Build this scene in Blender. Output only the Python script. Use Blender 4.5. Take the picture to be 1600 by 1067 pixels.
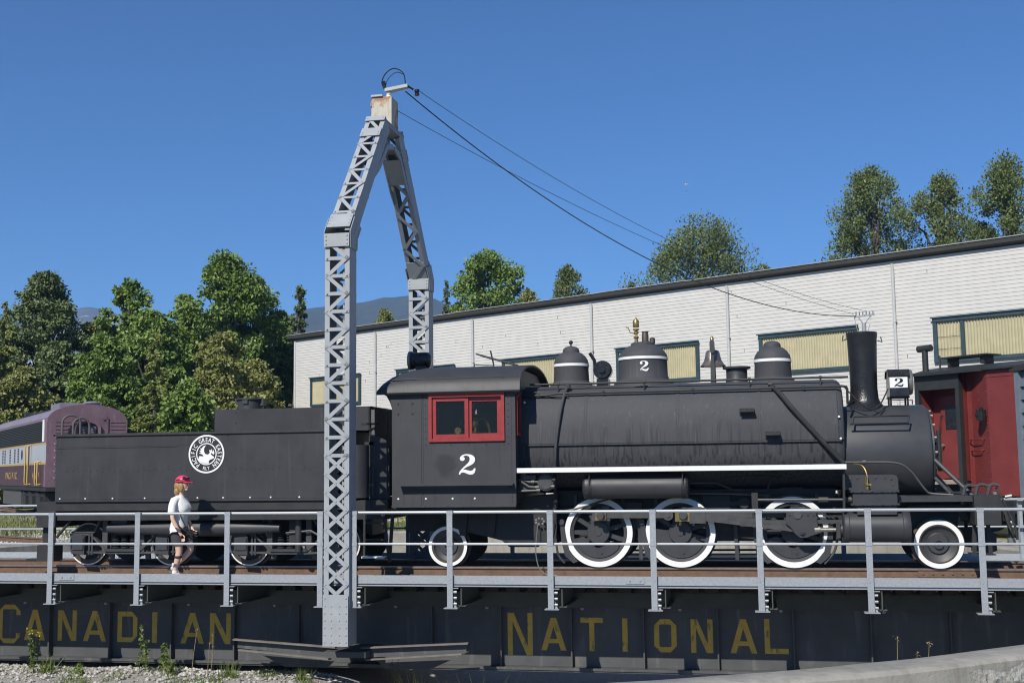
import bpy, bmesh, math, random
import numpy as np
from mathutils import Vector, Matrix
from mathutils.geometry import tessellate_polygon
from math import sin, cos, pi, radians, sqrt, atan2, tan

for o in list(bpy.data.objects): bpy.data.objects.remove(o)
S = bpy.context.scene
COL = S.collection
random.seed(7)
RNG = np.random.default_rng(7)

# ---------------------------------------------------------------- camera
PHI, TH, RHO = 0.19636, 0.10609, -0.0125
cd = bpy.data.cameras.new('camera'); cam = bpy.data.objects.new('camera', cd); COL.objects.link(cam)
cd.sensor_fit = 'HORIZONTAL'; cd.sensor_width = 36.0; cd.lens = 41.625
cd.clip_start = 0.1; cd.clip_end = 12000
cam.matrix_world = (Matrix.Translation((0, -20.75, 1.7)) @ Matrix.Rotation(PHI, 4, 'Z')
                    @ Matrix.Rotation(pi/2 + TH, 4, 'X') @ Matrix.Rotation(RHO, 4, 'Z'))
S.camera = cam

# ---------------------------------------------------------------- sky, sun, exposure
SUN_TO = Vector((-0.29, -1.0, 0.92)).normalized()          # towards the sun
w = bpy.data.worlds.new("World"); S.world = w; w.use_nodes = True
nt = w.node_tree; nt.nodes.clear()
sky = nt.nodes.new('ShaderNodeTexSky'); sky.sky_type = 'NISHITA'; sky.sun_disc = False
sky.sun_elevation = math.asin(SUN_TO.z); sky.sun_rotation = atan2(SUN_TO.x, SUN_TO.y)
sky.altitude = 60; sky.air_density = 0.85; sky.dust_density = 0.3; sky.ozone_density = 10.0
bg = nt.nodes.new('ShaderNodeBackground'); bg.inputs[1].default_value = 0.092
wo = nt.nodes.new('ShaderNodeOutputWorld')
tint = nt.nodes.new('ShaderNodeMix'); tint.data_type = 'RGBA'; tint.blend_type = 'MULTIPLY'; tint.inputs[0].default_value = 1.0
tint.inputs[7].default_value = (.57, .89, 1.06, 1)
nt.links.new(sky.outputs[0], tint.inputs[6]); nt.links.new(tint.outputs[2], bg.inputs[0]); nt.links.new(bg.outputs[0], wo.inputs[0])
sl = bpy.data.lights.new('sun', 'SUN'); sl.energy = 5.0; sl.angle = radians(0.5); sl.color = (1, 0.95, 0.86)
so = bpy.data.objects.new('sun', sl); COL.objects.link(so)
so.rotation_euler = (-SUN_TO).to_track_quat('-Z', 'Y').to_euler(); so.location = (-20, -60, 60)
S.view_settings.view_transform = 'Standard'; S.view_settings.look = 'None'
S.view_settings.exposure = 0.18; S.view_settings.gamma = 1.0; S.view_settings.use_curve_mapping = False
S.render.engine = 'CYCLES'
S.cycles.volume_bounces = 1; S.cycles.filter_width = 1.15

# ---------------------------------------------------------------- helpers
def tag(o, label=None, cat=None, group=None, kind=None):
    if label: o['label'] = label
    if cat: o['category'] = cat
    if group: o['group'] = group
    if kind: o['kind'] = kind
    return o

def thing(name, label, cat, loc=(0, 0, 0), rz=0.0, group=None):
    o = bpy.data.objects.new(name, None); COL.objects.link(o)
    o.location = loc; o.rotation_euler = (0, 0, rz); o.empty_display_size = 0.3
    return tag(o, label, cat, group)

def link(name, me, parent=None, loc=None, mat4=None):
    o = bpy.data.objects.new(name, me); COL.objects.link(o)
    if parent is not None:
        o.parent = parent
    if mat4 is not None: o.matrix_local = mat4
    elif loc is not None: o.location = loc
    return o

def base_off(parent):
    """parts are modelled in scene coordinates: undo the translation of the (unrotated) thing"""
    if parent is None: return Vector((0, 0, 0))
    if parent.parent is not None: return Vector((0, 0, 0))
    if abs(parent.rotation_euler[2]) > 1e-9: return Vector((0, 0, 0))
    return -parent.location

class MB:
    def __init__(s): s.v = []; s.f = []
    def add(s, vs, fs):
        n = len(s.v); s.v.extend([tuple(p) for p in vs]); s.f.extend([tuple(i + n for i in f) for f in fs]); return s
    def box(s, x0, x1, y0, y1, z0, z1):
        vs = [(x0,y0,z0),(x1,y0,z0),(x1,y1,z0),(x0,y1,z0),(x0,y0,z1),(x1,y0,z1),(x1,y1,z1),(x0,y1,z1)]
        return s.add(vs, [(3,2,1,0),(4,5,6,7),(0,1,5,4),(1,2,6,5),(2,3,7,6),(3,0,4,7)])
    def bar(s, a, b, w_, h, up=(0, 0, 1)):
        a = Vector(a); b = Vector(b); d = (b - a).normalized(); u = Vector(up)
        x = d.cross(u)
        if x.length < 1e-5: x = d.cross(Vector((1, 0, 0)))
        x.normalize(); y = x.cross(d).normalized()
        q = [(-1,-1),(1,-1),(1,1),(-1,1)]
        vs = [p + x*(i*w_/2) + y*(j*h/2) for p in (a, b) for i, j in q]
        return s.add(vs, [(0,1,2,3),(7,6,5,4),(0,4,5,1),(1,5,6,2),(2,6,7,3),(3,7,4,0)])
    def tube(s, pts, r, n=8, caps=True):
        pts = [Vector(p) for p in pts]; rs = r if isinstance(r, (list, tuple)) else [r]*len(pts)
        d0 = (pts[1]-pts[0]).normalized(); ref = Vector((0,0,1)) if abs(d0.z) < .9 else Vector((1,0,0))
        x = d0.cross(ref).normalized(); vs = []
        for i, p in enumerate(pts):
            if i == 0: d = pts[1]-pts[0]
            elif i == len(pts)-1: d = pts[-1]-pts[-2]
            else: d = (pts[i+1]-pts[i]).normalized() + (pts[i]-pts[i-1]).normalized()
            d.normalize(); x = (x - d*x.dot(d)).normalized(); y = d.cross(x)
            vs += [p + (x*cos(2*pi*k/n) + y*sin(2*pi*k/n))*rs[i] for k in range(n)]
        fs = [(i*n+k, i*n+(k+1)%n, (i+1)*n+(k+1)%n, (i+1)*n+k) for i in range(len(pts)-1) for k in range(n)]
        if caps: fs += [tuple(reversed(range(n))), tuple((len(pts)-1)*n+k for k in range(n))]
        return s.add(vs, fs)
    def cyl(s, a, b, r0, r1=None, n=16):
        return s.tube([a, b], [r0, r0 if r1 is None else r1], n)
    def lathe(s, prof, c=(0, 0, 0), axis='z', n=24, close=False):
        vs = []; c = Vector(c); m = len(prof)
        for r, h in prof:
            for k in range(n):
                a = 2*pi*k/n; p, q = r*cos(a), r*sin(a)
                vs.append(c + (Vector((p, q, h)) if axis == 'z' else Vector((p, h, q)) if axis == 'y' else Vector((h, p, q))))
        fs = []
        for i in range(m if close else m-1):
            j = (i+1) % m
            for k in range(n): fs.append((i*n+k, i*n+(k+1)%n, j*n+(k+1)%n, j*n+k))
        if not close:
            if prof[0][0] > 1e-6: fs.append(tuple(reversed(range(n))))
            if prof[-1][0] > 1e-6: fs.append(tuple((m-1)*n+k for k in range(n)))
        return s.add(vs, fs)
    def prism(s, loops, t0, t1, fn):
        """loops: outer (+ holes) 2D; fn(u, v, t) -> 3D"""
        if not isinstance(loops[0][0], (tuple, list)): loops = [loops]
        tri = tessellate_polygon([[Vector((p[0], p[1], 0)) for p in l] for l in loops])
        flat = [p for l in loops for p in l]; n = len(flat)
        vs = [fn(p[0], p[1], t0) for p in flat] + [fn(p[0], p[1], t1) for p in flat]
        fs = []
        for t in tri:
            if len(set(t)) == 3: fs.append(tuple(t)); fs.append(tuple(i+n for i in reversed(t)))
        o = 0
        for l in loops:
            m = len(l)
            for k in range(m): fs.append((o+k, o+(k+1)%m, n+o+(k+1)%m, n+o+k))
            o += m
        return s.add(vs, fs)
    def dome(s, c, nrm, r, h=None):
        """small rivet head"""
        c = Vector(c); nrm = Vector(nrm).normalized(); h = h or r*.6
        x = nrm.orthogonal().normalized(); y = nrm.cross(x)
        vs = [c + (x*cos(k*pi/3)+y*sin(k*pi/3))*r for k in range(6)] + [c + (x*cos(k*pi/3)+y*sin(k*pi/3))*r*.6 + nrm*h for k in range(6)]
        return s.add(vs, [(k,(k+1)%6,6+(k+1)%6,6+k) for k in range(6)] + [(6,7,8,9,10,11)])
    def mesh(s, name, mat, smooth=40):
        me = bpy.data.meshes.new(name); me.from_pydata(s.v, [], s.f)
        bm = bmesh.new(); bm.from_mesh(me); bmesh.ops.recalc_face_normals(bm, faces=bm.faces); bm.to_mesh(me); bm.free()
        if smooth:
            me.polygons.foreach_set('use_smooth', [True]*len(me.polygons)); me.set_sharp_from_angle(angle=radians(smooth))
        for m in (mat if isinstance(mat, (list, tuple)) else [mat]): me.materials.append(m)
        me.update(); return me
    def build(s, name, mat, parent=None, smooth=40, loc=None):
        me = s.mesh(name, mat, smooth)
        return link(name, me, parent, base_off(parent) if loc is None else loc)

def box(name, mat, parent, *b): return MB().box(*b).build(name, mat, parent)
def np_mesh(name, V, F, mat, smooth=False):
    me = bpy.data.meshes.new(name); V = np.asarray(V, np.float32); F = np.asarray(F, np.int32); k = F.shape[1]
    me.vertices.add(len(V)); me.vertices.foreach_set('co', V.ravel())
    me.loops.add(F.size); me.loops.foreach_set('vertex_index', F.ravel())
    me.polygons.add(len(F)); me.polygons.foreach_set('loop_start', np.arange(0, F.size, k, dtype=np.int32))
    me.polygons.foreach_set('loop_total', np.full(len(F), k, np.int32))
    if smooth: me.polygons.foreach_set('use_smooth', np.ones(len(F), bool))
    me.materials.append(mat); me.update(calc_edges=True); me.validate(); return me

# ---------------------------------------------------------------- materials
MATS = {}
def mat(name, col, rough=.55, metal=0., var=.18, scale=6., col2=None, bump=0., bscale=40., stretch=(1,1,1), detail=6., spec=.5, trans=0., emis=None, coat=0.):
    m = bpy.data.materials.new(name); m.use_nodes = True; n = m.node_tree.nodes; L = m.node_tree.links
    kk = 1.0 if name == 'white_paint' else .71
    col = tuple(c*kk for c in col); col2 = tuple(c*kk for c in col2) if col2 else None
    b = n['Principled BSDF']; b.inputs['Roughness'].default_value = rough; b.inputs['Metallic'].default_value = metal
    b.inputs['Specular IOR Level'].default_value = spec; b.inputs['Coat Weight'].default_value = coat
    tc = n.new('ShaderNodeTexCoord'); mp = n.new('ShaderNodeMapping'); mp.inputs['Scale'].default_value = stretch
    L.new(tc.outputs['Object'], mp.inputs[0])
    nz = n.new('ShaderNodeTexNoise'); nz.inputs['Scale'].default_value = scale; nz.inputs['Detail'].default_value = detail
    nz.inputs['Roughness'].default_value = .65
    L.new(mp.outputs[0], nz.inputs['Vector'])
    mx = n.new('ShaderNodeMix'); mx.data_type = 'RGBA'
    c2 = col2 or tuple(min(1, c*(1+var)) for c in col); c1 = col if col2 else tuple(c*(1-var) for c in col)
    mx.inputs[6].default_value = (*c1, 1); mx.inputs[7].default_value = (*c2, 1)
    rp = n.new('ShaderNodeMapRange'); rp.inputs[1].default_value = .32; rp.inputs[2].default_value = .68
    L.new(nz.outputs[0], rp.inputs[0]); L.new(rp.outputs[0], mx.inputs[0]); L.new(mx.outputs[2], b.inputs['Base Color'])
    rr = n.new('ShaderNodeMapRange'); rr.inputs[3].default_value = max(.02, rough-.1); rr.inputs[4].default_value = min(1, rough+.12)
    L.new(nz.outputs[0], rr.inputs[0]); L.new(rr.outputs[0], b.inputs['Roughness'])
    if bump:
        n2 = n.new('ShaderNodeTexNoise'); n2.inputs['Scale'].default_value = bscale; n2.inputs['Detail'].default_value = 4
        L.new(mp.outputs[0], n2.inputs['Vector'])
        bp = n.new('ShaderNodeBump'); bp.inputs['Strength'].default_value = bump; bp.inputs['Distance'].default_value = .02
        L.new(n2.outputs[0], bp.inputs['Height']); L.new(bp.outputs[0], b.inputs['Normal'])
    MATS[name] = m; m['mix'] = mx.name
    return m

def streaks(m, dark, scale=(22, 22, .9), lo=.54, hi=.66, amt=.8, zlo=None, zhi=None):
    """wash marks and stains: narrow runs of another colour mixed into the paint"""
    n = m.node_tree.nodes; L = m.node_tree.links; b = n['Principled BSDF']; src = b.inputs['Base Color'].links[0].from_socket
    tc = n.new('ShaderNodeTexCoord'); mp = n.new('ShaderNodeMapping'); mp.inputs['Scale'].default_value = scale
    L.new(tc.outputs['Object'], mp.inputs[0]); nz = n.new('ShaderNodeTexNoise'); nz.inputs['Scale'].default_value = 1; nz.inputs['Detail'].default_value = 5
    L.new(mp.outputs[0], nz.inputs['Vector'])
    mr = n.new('ShaderNodeMapRange'); mr.inputs[1].default_value = lo; mr.inputs[2].default_value = hi; mr.inputs[4].default_value = amt
    L.new(nz.outputs[0], mr.inputs[0]); fac = mr.outputs[0]
    if zlo is not None:
        sx = n.new('ShaderNodeSeparateXYZ'); L.new(tc.outputs['Object'], sx.inputs[0])
        big = n.new('ShaderNodeTexNoise'); big.inputs['Scale'].default_value = 1.3; L.new(tc.outputs['Object'], big.inputs['Vector'])
        ad = n.new('ShaderNodeMath'); ad.operation = 'MULTIPLY_ADD'; ad.inputs[1].default_value = .9; L.new(big.outputs[0], ad.inputs[0]); L.new(sx.outputs[2], ad.inputs[2])
        zr = n.new('ShaderNodeMapRange'); zr.inputs[1].default_value = zhi+.45; zr.inputs[2].default_value = zlo+.45; L.new(ad.outputs[0], zr.inputs[0])
        mu = n.new('ShaderNodeMath'); mu.operation = 'MULTIPLY'; L.new(fac, mu.inputs[0]); L.new(zr.outputs[0], mu.inputs[1]); fac = mu.outputs[0]
    mx = n.new('ShaderNodeMix'); mx.data_type = 'RGBA'; mx.inputs[7].default_value = (*dark, 1)
    L.new(fac, mx.inputs[0]); L.new(src, mx.inputs[6]); L.new(mx.outputs[2], b.inputs['Base Color'])
    return m

BLK = mat('black_paint', (.050,.051,.056), .5, var=.14, scale=3.5, bump=.05, bscale=60)
BLKT = mat('tank_paint', (.078,.080,.088), .68, spec=.3, var=.12, scale=2.2, bump=.04, bscale=50)
streaks(BLKT, (.016,.016,.019), (24,24,.7), .50, .62, .72, 1.85, 2.5)
streaks(BLKT, (.098,.10,.106), (30,30,.6), .6, .7, .5)
BLKC = mat('cab_paint', (.050,.051,.056), .55, var=.16, scale=1.6, bump=.05, bscale=60)
streaks(BLKC, (.022,.022,.025), (20,20,1.2), .56, .68, .6)
BLKTN = mat('tender_paint', (.046,.047,.052), .6, var=.24, scale=1.3, bump=.08, bscale=40, spec=.35)
streaks(BLKTN, (.060,.060,.061), (14,14,.7), .56, .74, .4)
streaks(BLKTN, (.020,.020,.022), (6,6,2.2), .56, .74, .45)
FRM = mat('frame_black', (.028,.028,.029), .6, var=.3, scale=5)
ROD = mat('rod_grey', (.075,.075,.074), .5, var=.25, scale=7)
GLOSS = mat('gloss_black', (.02,.02,.021), .25, var=.3, scale=9, bump=.12, bscale=70)
WHT = mat('white_paint', (.74,.74,.72), .5, var=.06, scale=8)
TREAD = mat('worn_tread', (.085,.068,.056), .5, metal=.3, var=.3, scale=12)
RED = mat('red_paint', (.36,.035,.035), .45, var=.15, scale=8)
BRASS = mat('brass', (.55,.38,.14), .35, metal=.8, var=.25, scale=14)
BELL = mat('bell_bronze', (.36,.31,.26), .35, metal=.7, var=.4, scale=9)
STEEL = mat('bright_steel', (.36,.34,.30), .4, metal=.6, var=.2, scale=14)
GLASS = bpy.data.materials.new('window_glass'); GLASS.use_nodes = True
_n = GLASS.node_tree.nodes; _b = _n['Principled BSDF']; _t = _n.new('ShaderNodeBsdfTransparent'); _m = _n.new('ShaderNodeMixShader'); _m.inputs[0].default_value = .25
_b.inputs['Base Color'].default_value = (.02,.025,.025,1); _b.inputs['Roughness'].default_value = .03
GLASS.node_tree.links.new(_t.outputs[0], _m.inputs[1]); GLASS.node_tree.links.new(_b.outputs[0], _m.inputs[2]); GLASS.node_tree.links.new(_m.outputs[0], _n['Material Output'].inputs[0])
GAL = mat('grey_steel_paint', (.43,.455,.475), .55, var=.07, scale=5, bump=.05, bscale=50)
streaks(GAL, (.27,.27,.26), (9,9,1.5), .60, .75, .5)
GALV = mat('galvanised_steel', (.44,.47,.50), .45, metal=.15, var=.12, scale=30, bump=.05)
streaks(GALV, (.3,.31,.33), (3,3,12), .6, .72, .5)
RUSTY = mat('rusted_box', (.62,.58,.48), .6, var=.08, scale=4)
streaks(RUSTY, (.30,.12,.035), (5,5,3.2), .52, .60, .9)
streaks(RUSTY, (.36,.20,.08), (9,9,1.5), .56, .66, .7)
RAILM = mat('rail_rust', (.19,.115,.072), .75, var=.25, scale=10, bump=.2, bscale=60)
RAILT = mat('rail_head', (.34,.27,.25), .4, metal=.5, var=.15, scale=12)
TIE = mat('creosoted_timber', (.075,.055,.042), .85, var=.4, scale=4, stretch=(6,1,6), bump=.4, bscale=14)
GIRD = mat('girder_paint', (.098,.102,.104), .6, var=.18, scale=2.2, bump=.06, bscale=30)
streaks(GIRD, (.17,.165,.15), (7,7,1.0), .58, .72, .5)
GRN = mat('weathered_green_steel', (.085,.095,.080), .6, var=.2, scale=3)
GOLD = mat('yellow_letter_paint', (.80,.52,.075), .55, var=.14, scale=7)
streaks(GOLD, (.14,.11,.05), (14,14,5), .62, .72, .8)
CONC = mat('pit_concrete', (.40,.38,.33), .9, var=.16, scale=3, bump=.3, bscale=26)
streaks(CONC, (.22,.20,.17), (7,7,.35), .5, .64, .7)
SPALL = mat('spalled_concrete', (.46,.44,.40), .95, var=.3, scale=12, bump=.9, bscale=22)

def smudge(m, c, r, dark):
    """a round sooty patch at a fixed place on the paint"""
    n = m.node_tree.nodes; L = m.node_tree.links; b = n['Principled BSDF']; src = b.inputs['Base Color'].links[0].from_socket
    tc = n.new('ShaderNodeTexCoord'); ds = n.new('ShaderNodeVectorMath'); ds.operation = 'DISTANCE'
    nz = n.new('ShaderNodeTexNoise'); nz.inputs['Scale'].default_value = 6; L.new(tc.outputs['Object'], nz.inputs['Vector'])
    L.new(tc.outputs['Object'], ds.inputs[0]); ds.inputs[1].default_value = c
    ad = n.new('ShaderNodeMath'); ad.operation = 'MULTIPLY_ADD'; ad.inputs[1].default_value = r*1.1; L.new(nz.outputs[0], ad.inputs[0]); L.new(ds.outputs['Value'], ad.inputs[2])
    mr = n.new('ShaderNodeMapRange'); mr.inputs[1].default_value = r*1.55; mr.inputs[2].default_value = r*1.15; mr.inputs[4].default_value = .75; L.new(ad.outputs[0], mr.inputs[0])
    mx = n.new('ShaderNodeMix'); mx.data_type = 'RGBA'; mx.inputs[7].default_value = (*dark, 1); L.new(mr.outputs[0], mx.inputs[0]); L.new(src, mx.inputs[6]); L.new(mx.outputs[2], b.inputs['Base Color'])
smudge(BLKC, (-4.98, -1.45, 1.78), .22, (.014,.014,.015))
# ================================================================ SETTING
def noise2(x, y, s=0):
    return (np.sin(x*1.0+s)*np.cos(y*1.3-s*2) + .5*np.sin(x*2.3+y*1.7+s*3) + .25*np.sin(x*5.1-y*4.3+s))/1.75

CX, CY = -6.5, 0.0                                       # centre of the turntable pit
GRAVEL = mat('gravel_ground', (.42,.40,.36), .95, var=.35, scale=22, bump=.8, bscale=30)
def ground_material():
    m = bpy.data.materials.new('ground_cover'); m.use_nodes = True; n = m.node_tree.nodes; L = m.node_tree.links; b = n['Principled BSDF']
    b.inputs['Roughness'].default_value = .95; b.inputs['Specular IOR Level'].default_value = .2
    tc = n.new('ShaderNodeTexCoord')
    a = n.new('ShaderNodeTexNoise'); a.inputs['Scale'].default_value = 9; a.inputs['Detail'].default_value = 8; L.new(tc.outputs['Object'], a.inputs['Vector'])
    c = n.new('ShaderNodeTexNoise'); c.inputs['Scale'].default_value = .22; c.inputs['Detail'].default_value = 5; L.new(tc.outputs['Object'], c.inputs['Vector'])
    g = n.new('ShaderNodeValToRGB'); g.color_ramp.elements[0].color = (.16,.145,.12,1); g.color_ramp.elements[1].color = (.46,.44,.40,1)
    g.color_ramp.elements[0].position = .35; g.color_ramp.elements[1].position = .65; L.new(a.outputs[0], g.inputs[0])
    h = n.new('ShaderNodeValToRGB'); h.color_ramp.elements[0].color = (.06,.085,.018,1); h.color_ramp.elements[1].color = (.24,.25,.075,1)
    h.color_ramp.elements[0].position = .35; h.color_ramp.elements[1].position = .65; L.new(a.outputs[0], h.inputs[0])
    r = n.new('ShaderNodeMapRange'); r.inputs[1].default_value = .46; r.inputs[2].default_value = .54; L.new(c.outputs[0], r.inputs[0])
    mx = n.new('ShaderNodeMix'); mx.data_type = 'RGBA'; L.new(r.outputs[0], mx.inputs[0]); L.new(g.outputs[0], mx.inputs[6]); L.new(h.outputs[0], mx.inputs[7])
    L.new(mx.outputs[2], b.inputs['Base Color'])
    bp = n.new('ShaderNodeBump'); bp.inputs['Strength'].default_value = .6; bp.inputs['Distance'].default_value = .05
    L.new(a.outputs[0], bp.inputs['Height']); L.new(bp.outputs[0], b.inputs['Normal'])
    return m
GROUND = ground_material()

def ground_z(x, y):
    d = np.hypot(x-CX, y-CY); a = np.arctan2(y-CY, x-CX)
    near = np.clip((-np.sin(a) - .2)/.3, 0, 1)*np.clip((40-d)/15, 0, 1)
    return -.13 - .30*near + .03*noise2(x*.7, y*.7)
def pit_z(x, y):
    t = np.clip((-5.0-x)/2.6, 0, 1); t = t*t*(3-2*t)
    return -2.35 + .63*t + .03*noise2(x*2, y*2)
def build_ground():
    radii = [13.12, 13.5, 14.2, 15, 16.5, 18, 20, 23, 27, 32, 40, 55, 80, 130, 250, 600, 1500, 3600]; n = 120
    ang = np.linspace(0, 2*pi, n, endpoint=False); V = []; F = []
    for r in radii:
        x = CX + r*np.cos(ang); y = CY + r*np.sin(ang); V += list(zip(x, y, ground_z(x, y)))
    for i in range(len(radii)-1):
        for k in range(n): F.append((i*n+k, (i+1)*n+k, (i+1)*n+(k+1) % n, i*n+(k+1) % n))
    o = link('ground', np_mesh('ground', V, F, GROUND, True)); tag(o, 'rough ground of gravel and grass around the turntable pit', None, None, 'structure')
    V = []; F = []; radii = [0.01, .5, 1, 1.5, 2, 2.5, 3, 4, 5, 6, 7, 8, 9, 10, 11, 12, 12.62]
    for r in radii:
        x = CX + r*np.cos(ang); y = CY + r*np.sin(ang); V += list(zip(x, y, pit_z(x, y)))
    for i in range(len(radii)-1):
        for k in range(n): F.append((i*n+k, (i+1)*n+k, (i+1)*n+(k+1) % n, i*n+(k+1) % n))
    o = link('pit_floor', np_mesh('pit_floor', V, F, GRAVEL, True)); tag(o, 'grey gravel floor of the turntable pit', None, None, 'structure')
build_ground()

def build_pit_wall():
    mb = MB(); n = 160; prof = [(12.55,-2.7),(12.55,-.07),(12.58,-.045),(13.02,-.03),(13.06,-.06),(13.12,-.7)]
    vs = [];
    for r, z in prof:
        for k in range(n):
            a = 2*pi*k/n; rr = r + .012*sin(k*2.3); tilt = (.075 - .06*sin(a)) if z > -.5 else 0
            vs.append((CX+rr*cos(a), CY+rr*sin(a), z - .05 + tilt + (.006*sin(k*1.7) if -1 < z < -.05 else 0)))
    fs = [(i*n+k, i*n+(k+1) % n, (i+1)*n+(k+1) % n, (i+1)*n+k) for i in range(len(prof)-1) for k in range(n)]
    mb.add(vs, fs); o = mb.build('pit_wall', CONC); tag(o, 'curved concrete retaining wall ringing the turntable pit', None, None, 'structure')
    # spalled patch on the outer face near the camera
    sp = MB(); g = 26; h = 12; vs = []
    rnd = random.Random(3)
    a0 = -.893
    for j in range(h+1):
        for i in range(g+1):
            u, v_ = i/g, j/h
            edge = min(1, 4*u*(1-u)*1.6)*min(1, 4*v_*(1-v_)*1.6)
            a = a0 + u*.070; r = 13.068 + .022*edge*(.35+rnd.random()) ; z = -.005 + .03*sin(u*7+1) - .05*(1-u) - (.40+.06*sin(u*11))*v_
            vs.append((CX+r*cos(a)+rnd.uniform(-.008,.008), CY+r*sin(a), z+rnd.uniform(-.012,.012)))
    fs = [(j*(g+1)+i, j*(g+1)+i+1, (j+1)*(g+1)+i+1, (j+1)*(g+1)+i) for j in range(h) for i in range(g)]
    sp.add(vs, fs); sp.build('spalled_patch', SPALL, o, 0)
    # wall joints
    for k in range(18):
        a = 2*pi*k/18+.09
        m = MB(); r0, r1 = 13.1, 13.135
        c, s_ = cos(a), sin(a)
        m.bar((CX+13.09*c, CY+13.09*s_, -.08), (CX+13.1*c, CY+13.1*s_, -.6), .03, .03, (c, s_, 0))
        m.build('wall_joint', FRM, o)
build_pit_wall()

def ridge(name, label, az0, az1, pts, dist, depth, m, seed, fall=.6):
    """pts: (azimuth, height) skyline"""
    NA = 1000; az = np.linspace(az0, az1, NA); hh = np.interp(az, [p[0] for p in pts], [p[1] for p in pts])
    rng = np.random.default_rng(seed); hh = hh + dist*.0011*np.convolve(rng.normal(size=NA+40), np.ones(4)/4, 'same')[:NA]
    rows = 26; V = []; F = []
    for j in range(rows):
        t = j/(rows-1)
        for i in range(NA):
            tt = abs(t-.72)/.72 if t < .72 else (t-.72)/.28
            rr = dist + depth*(t-.72)
            z = hh[i]*max(0, (1-tt**1.15)) + (dist*.010*float(noise2(az[i]*60+seed, t*9+seed)) if 0 < tt < .98 else 0)*(tt*1.6)
            a = az[i]; V.append((rr*-sin(a), -20.75+rr*cos(a), z-4))
    for j in range(rows-1):
        for i in range(NA-1): F.append((j*NA+i, j*NA+i+1, (j+1)*NA+i+1, (j+1)*NA+i))
    o = link(name, np_mesh(name, V, F, m, True)); tag(o, label, None, None, 'structure'); return o
FOREST = mat('mountain_forest', (.028,.042,.030), .95, var=.55, scale=.06, bump=1.0, bscale=.09)
SNOWM = mat('rock_and_snow', (.075,.085,.085), .9, var=.3, scale=.03)
streaks(SNOWM, (.7,.7,.72), (.02,.02,.05), .58, .66, .8)
def az_of(px): return PHI - math.atan((px-800)/1850.)
def hgt(px, py, dist): return 1.7 + dist*((735-.0125*(px-800)-py)-5)/1850.
D1, D2 = 1900., 2600.
ridge('mountain', 'wooded blue-green mountain far behind the warehouse roof', -2.4, 2.4,
      [(-2.4, 20.), (-1.2, 70.)]+[(az_of(px), hgt(px, py, D1)) for px, py in [(1500,640),(1000,600),(860,545),(760,505),(715,480),(680,462),(640,456),(600,462),(560,470),(480,482),(420,505),(330,545),(200,585),(0,600),(-600,640)]]+[(1.6, 60.), (2.4, 20.)], D1, 900, FOREST, 4)
ridge('far_mountain', 'distant pale mountain range with snow patches', -2.4, 2.4,
      [(-2.4, 40.), (-1.0, 150.)]+[(az_of(px), hgt(px, py, D2)) for px, py in [(700,600),(420,560),(300,520),(220,512),(170,498),(130,493),(90,500),(40,520),(-100,500),(-700,560)]]+[(1.7, 150.), (2.4, 40.)], D2, 1200, SNOWM, 9)

# ================================================================ VEGETATION
def leaf_mat(name, c1, c2, sss=.25):
    m = bpy.data.materials.new(name); m.use_nodes = True; n = m.node_tree.nodes; L = m.node_tree.links; b = n['Principled BSDF']
    b.inputs['Roughness'].default_value = .5; b.inputs['Specular IOR Level'].default_value = .35
    ge = n.new('ShaderNodeNewGeometry'); tc = n.new('ShaderNodeTexCoord')
    nz = n.new('ShaderNodeTexNoise'); nz.inputs['Scale'].default_value = .55; L.new(tc.outputs['Object'], nz.inputs['Vector'])
    ad = n.new('ShaderNodeMath'); ad.operation = 'MULTIPLY_ADD'; ad.inputs[1].default_value = .5; L.new(ge.outputs['Random Per Island'], ad.inputs[0])
    mr = n.new('ShaderNodeMapRange'); mr.inputs[1].default_value = .3; mr.inputs[2].default_value = .7; mr.inputs[4].default_value = .5; L.new(nz.outputs[0], mr.inputs[0]); L.new(mr.outputs[0], ad.inputs[2])
    mx = n.new('ShaderNodeMix'); mx.data_type = 'RGBA'; mx.inputs[6].default_value = (*c1,1); mx.inputs[7].default_value = (*c2,1)
    L.new(ad.outputs[0], mx.inputs[0]); L.new(mx.outputs[2], b.inputs['Base Color'])
    tr = n.new('ShaderNodeBsdfTranslucent'); L.new(mx.outputs[2], tr.inputs[0])
    ms = n.new('ShaderNodeMixShader'); ms.inputs[0].default_value = sss
    L.new(b.outputs[0], ms.inputs[1]); L.new(tr.outputs[0], ms.inputs[2]); L.new(ms.outputs[0], n['Material Output'].inputs[0])
    return m
LEAF = {'maple': leaf_mat('maple_leaves', (0.099,0.165,0.035), (0.205,0.285,0.060), .14),
        'dark': leaf_mat('dark_leaves', (0.093,0.131,0.045), (0.178,0.218,0.079), .14),
        'olive': leaf_mat('olive_leaves', (0.152,0.178,0.043), (0.272,0.272,0.087), .14),
        'cedar': leaf_mat('cedar_sprays', (0.126,0.165,0.037), (0.245,0.272,0.073), .14),
        'fir': leaf_mat('fir_sprays', (0.079,0.122,0.048), (0.152,0.205,0.087), .14),
        'cotton': leaf_mat('cottonwood_leaves', (.080,.115,.032), (.175,.210,.075), .14),
        'weed': leaf_mat('weed_leaves', (.10,.15,.03), (.20,.25,.07)),
        'grass': leaf_mat('grass_blades', (.10,.135,.03), (.26,.25,.08)),
        'dry': leaf_mat('dry_stalks', (.28,.21,.10), (.40,.33,.18)),
        'yellow': leaf_mat('yellow_petals', (.60,.45,.02), (.75,.6,.04))}
BARK = mat('bark', (.14,.12,.10), .9, var=.3, scale=8, stretch=(4,4,1), bump=.5, bscale=12)

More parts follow.
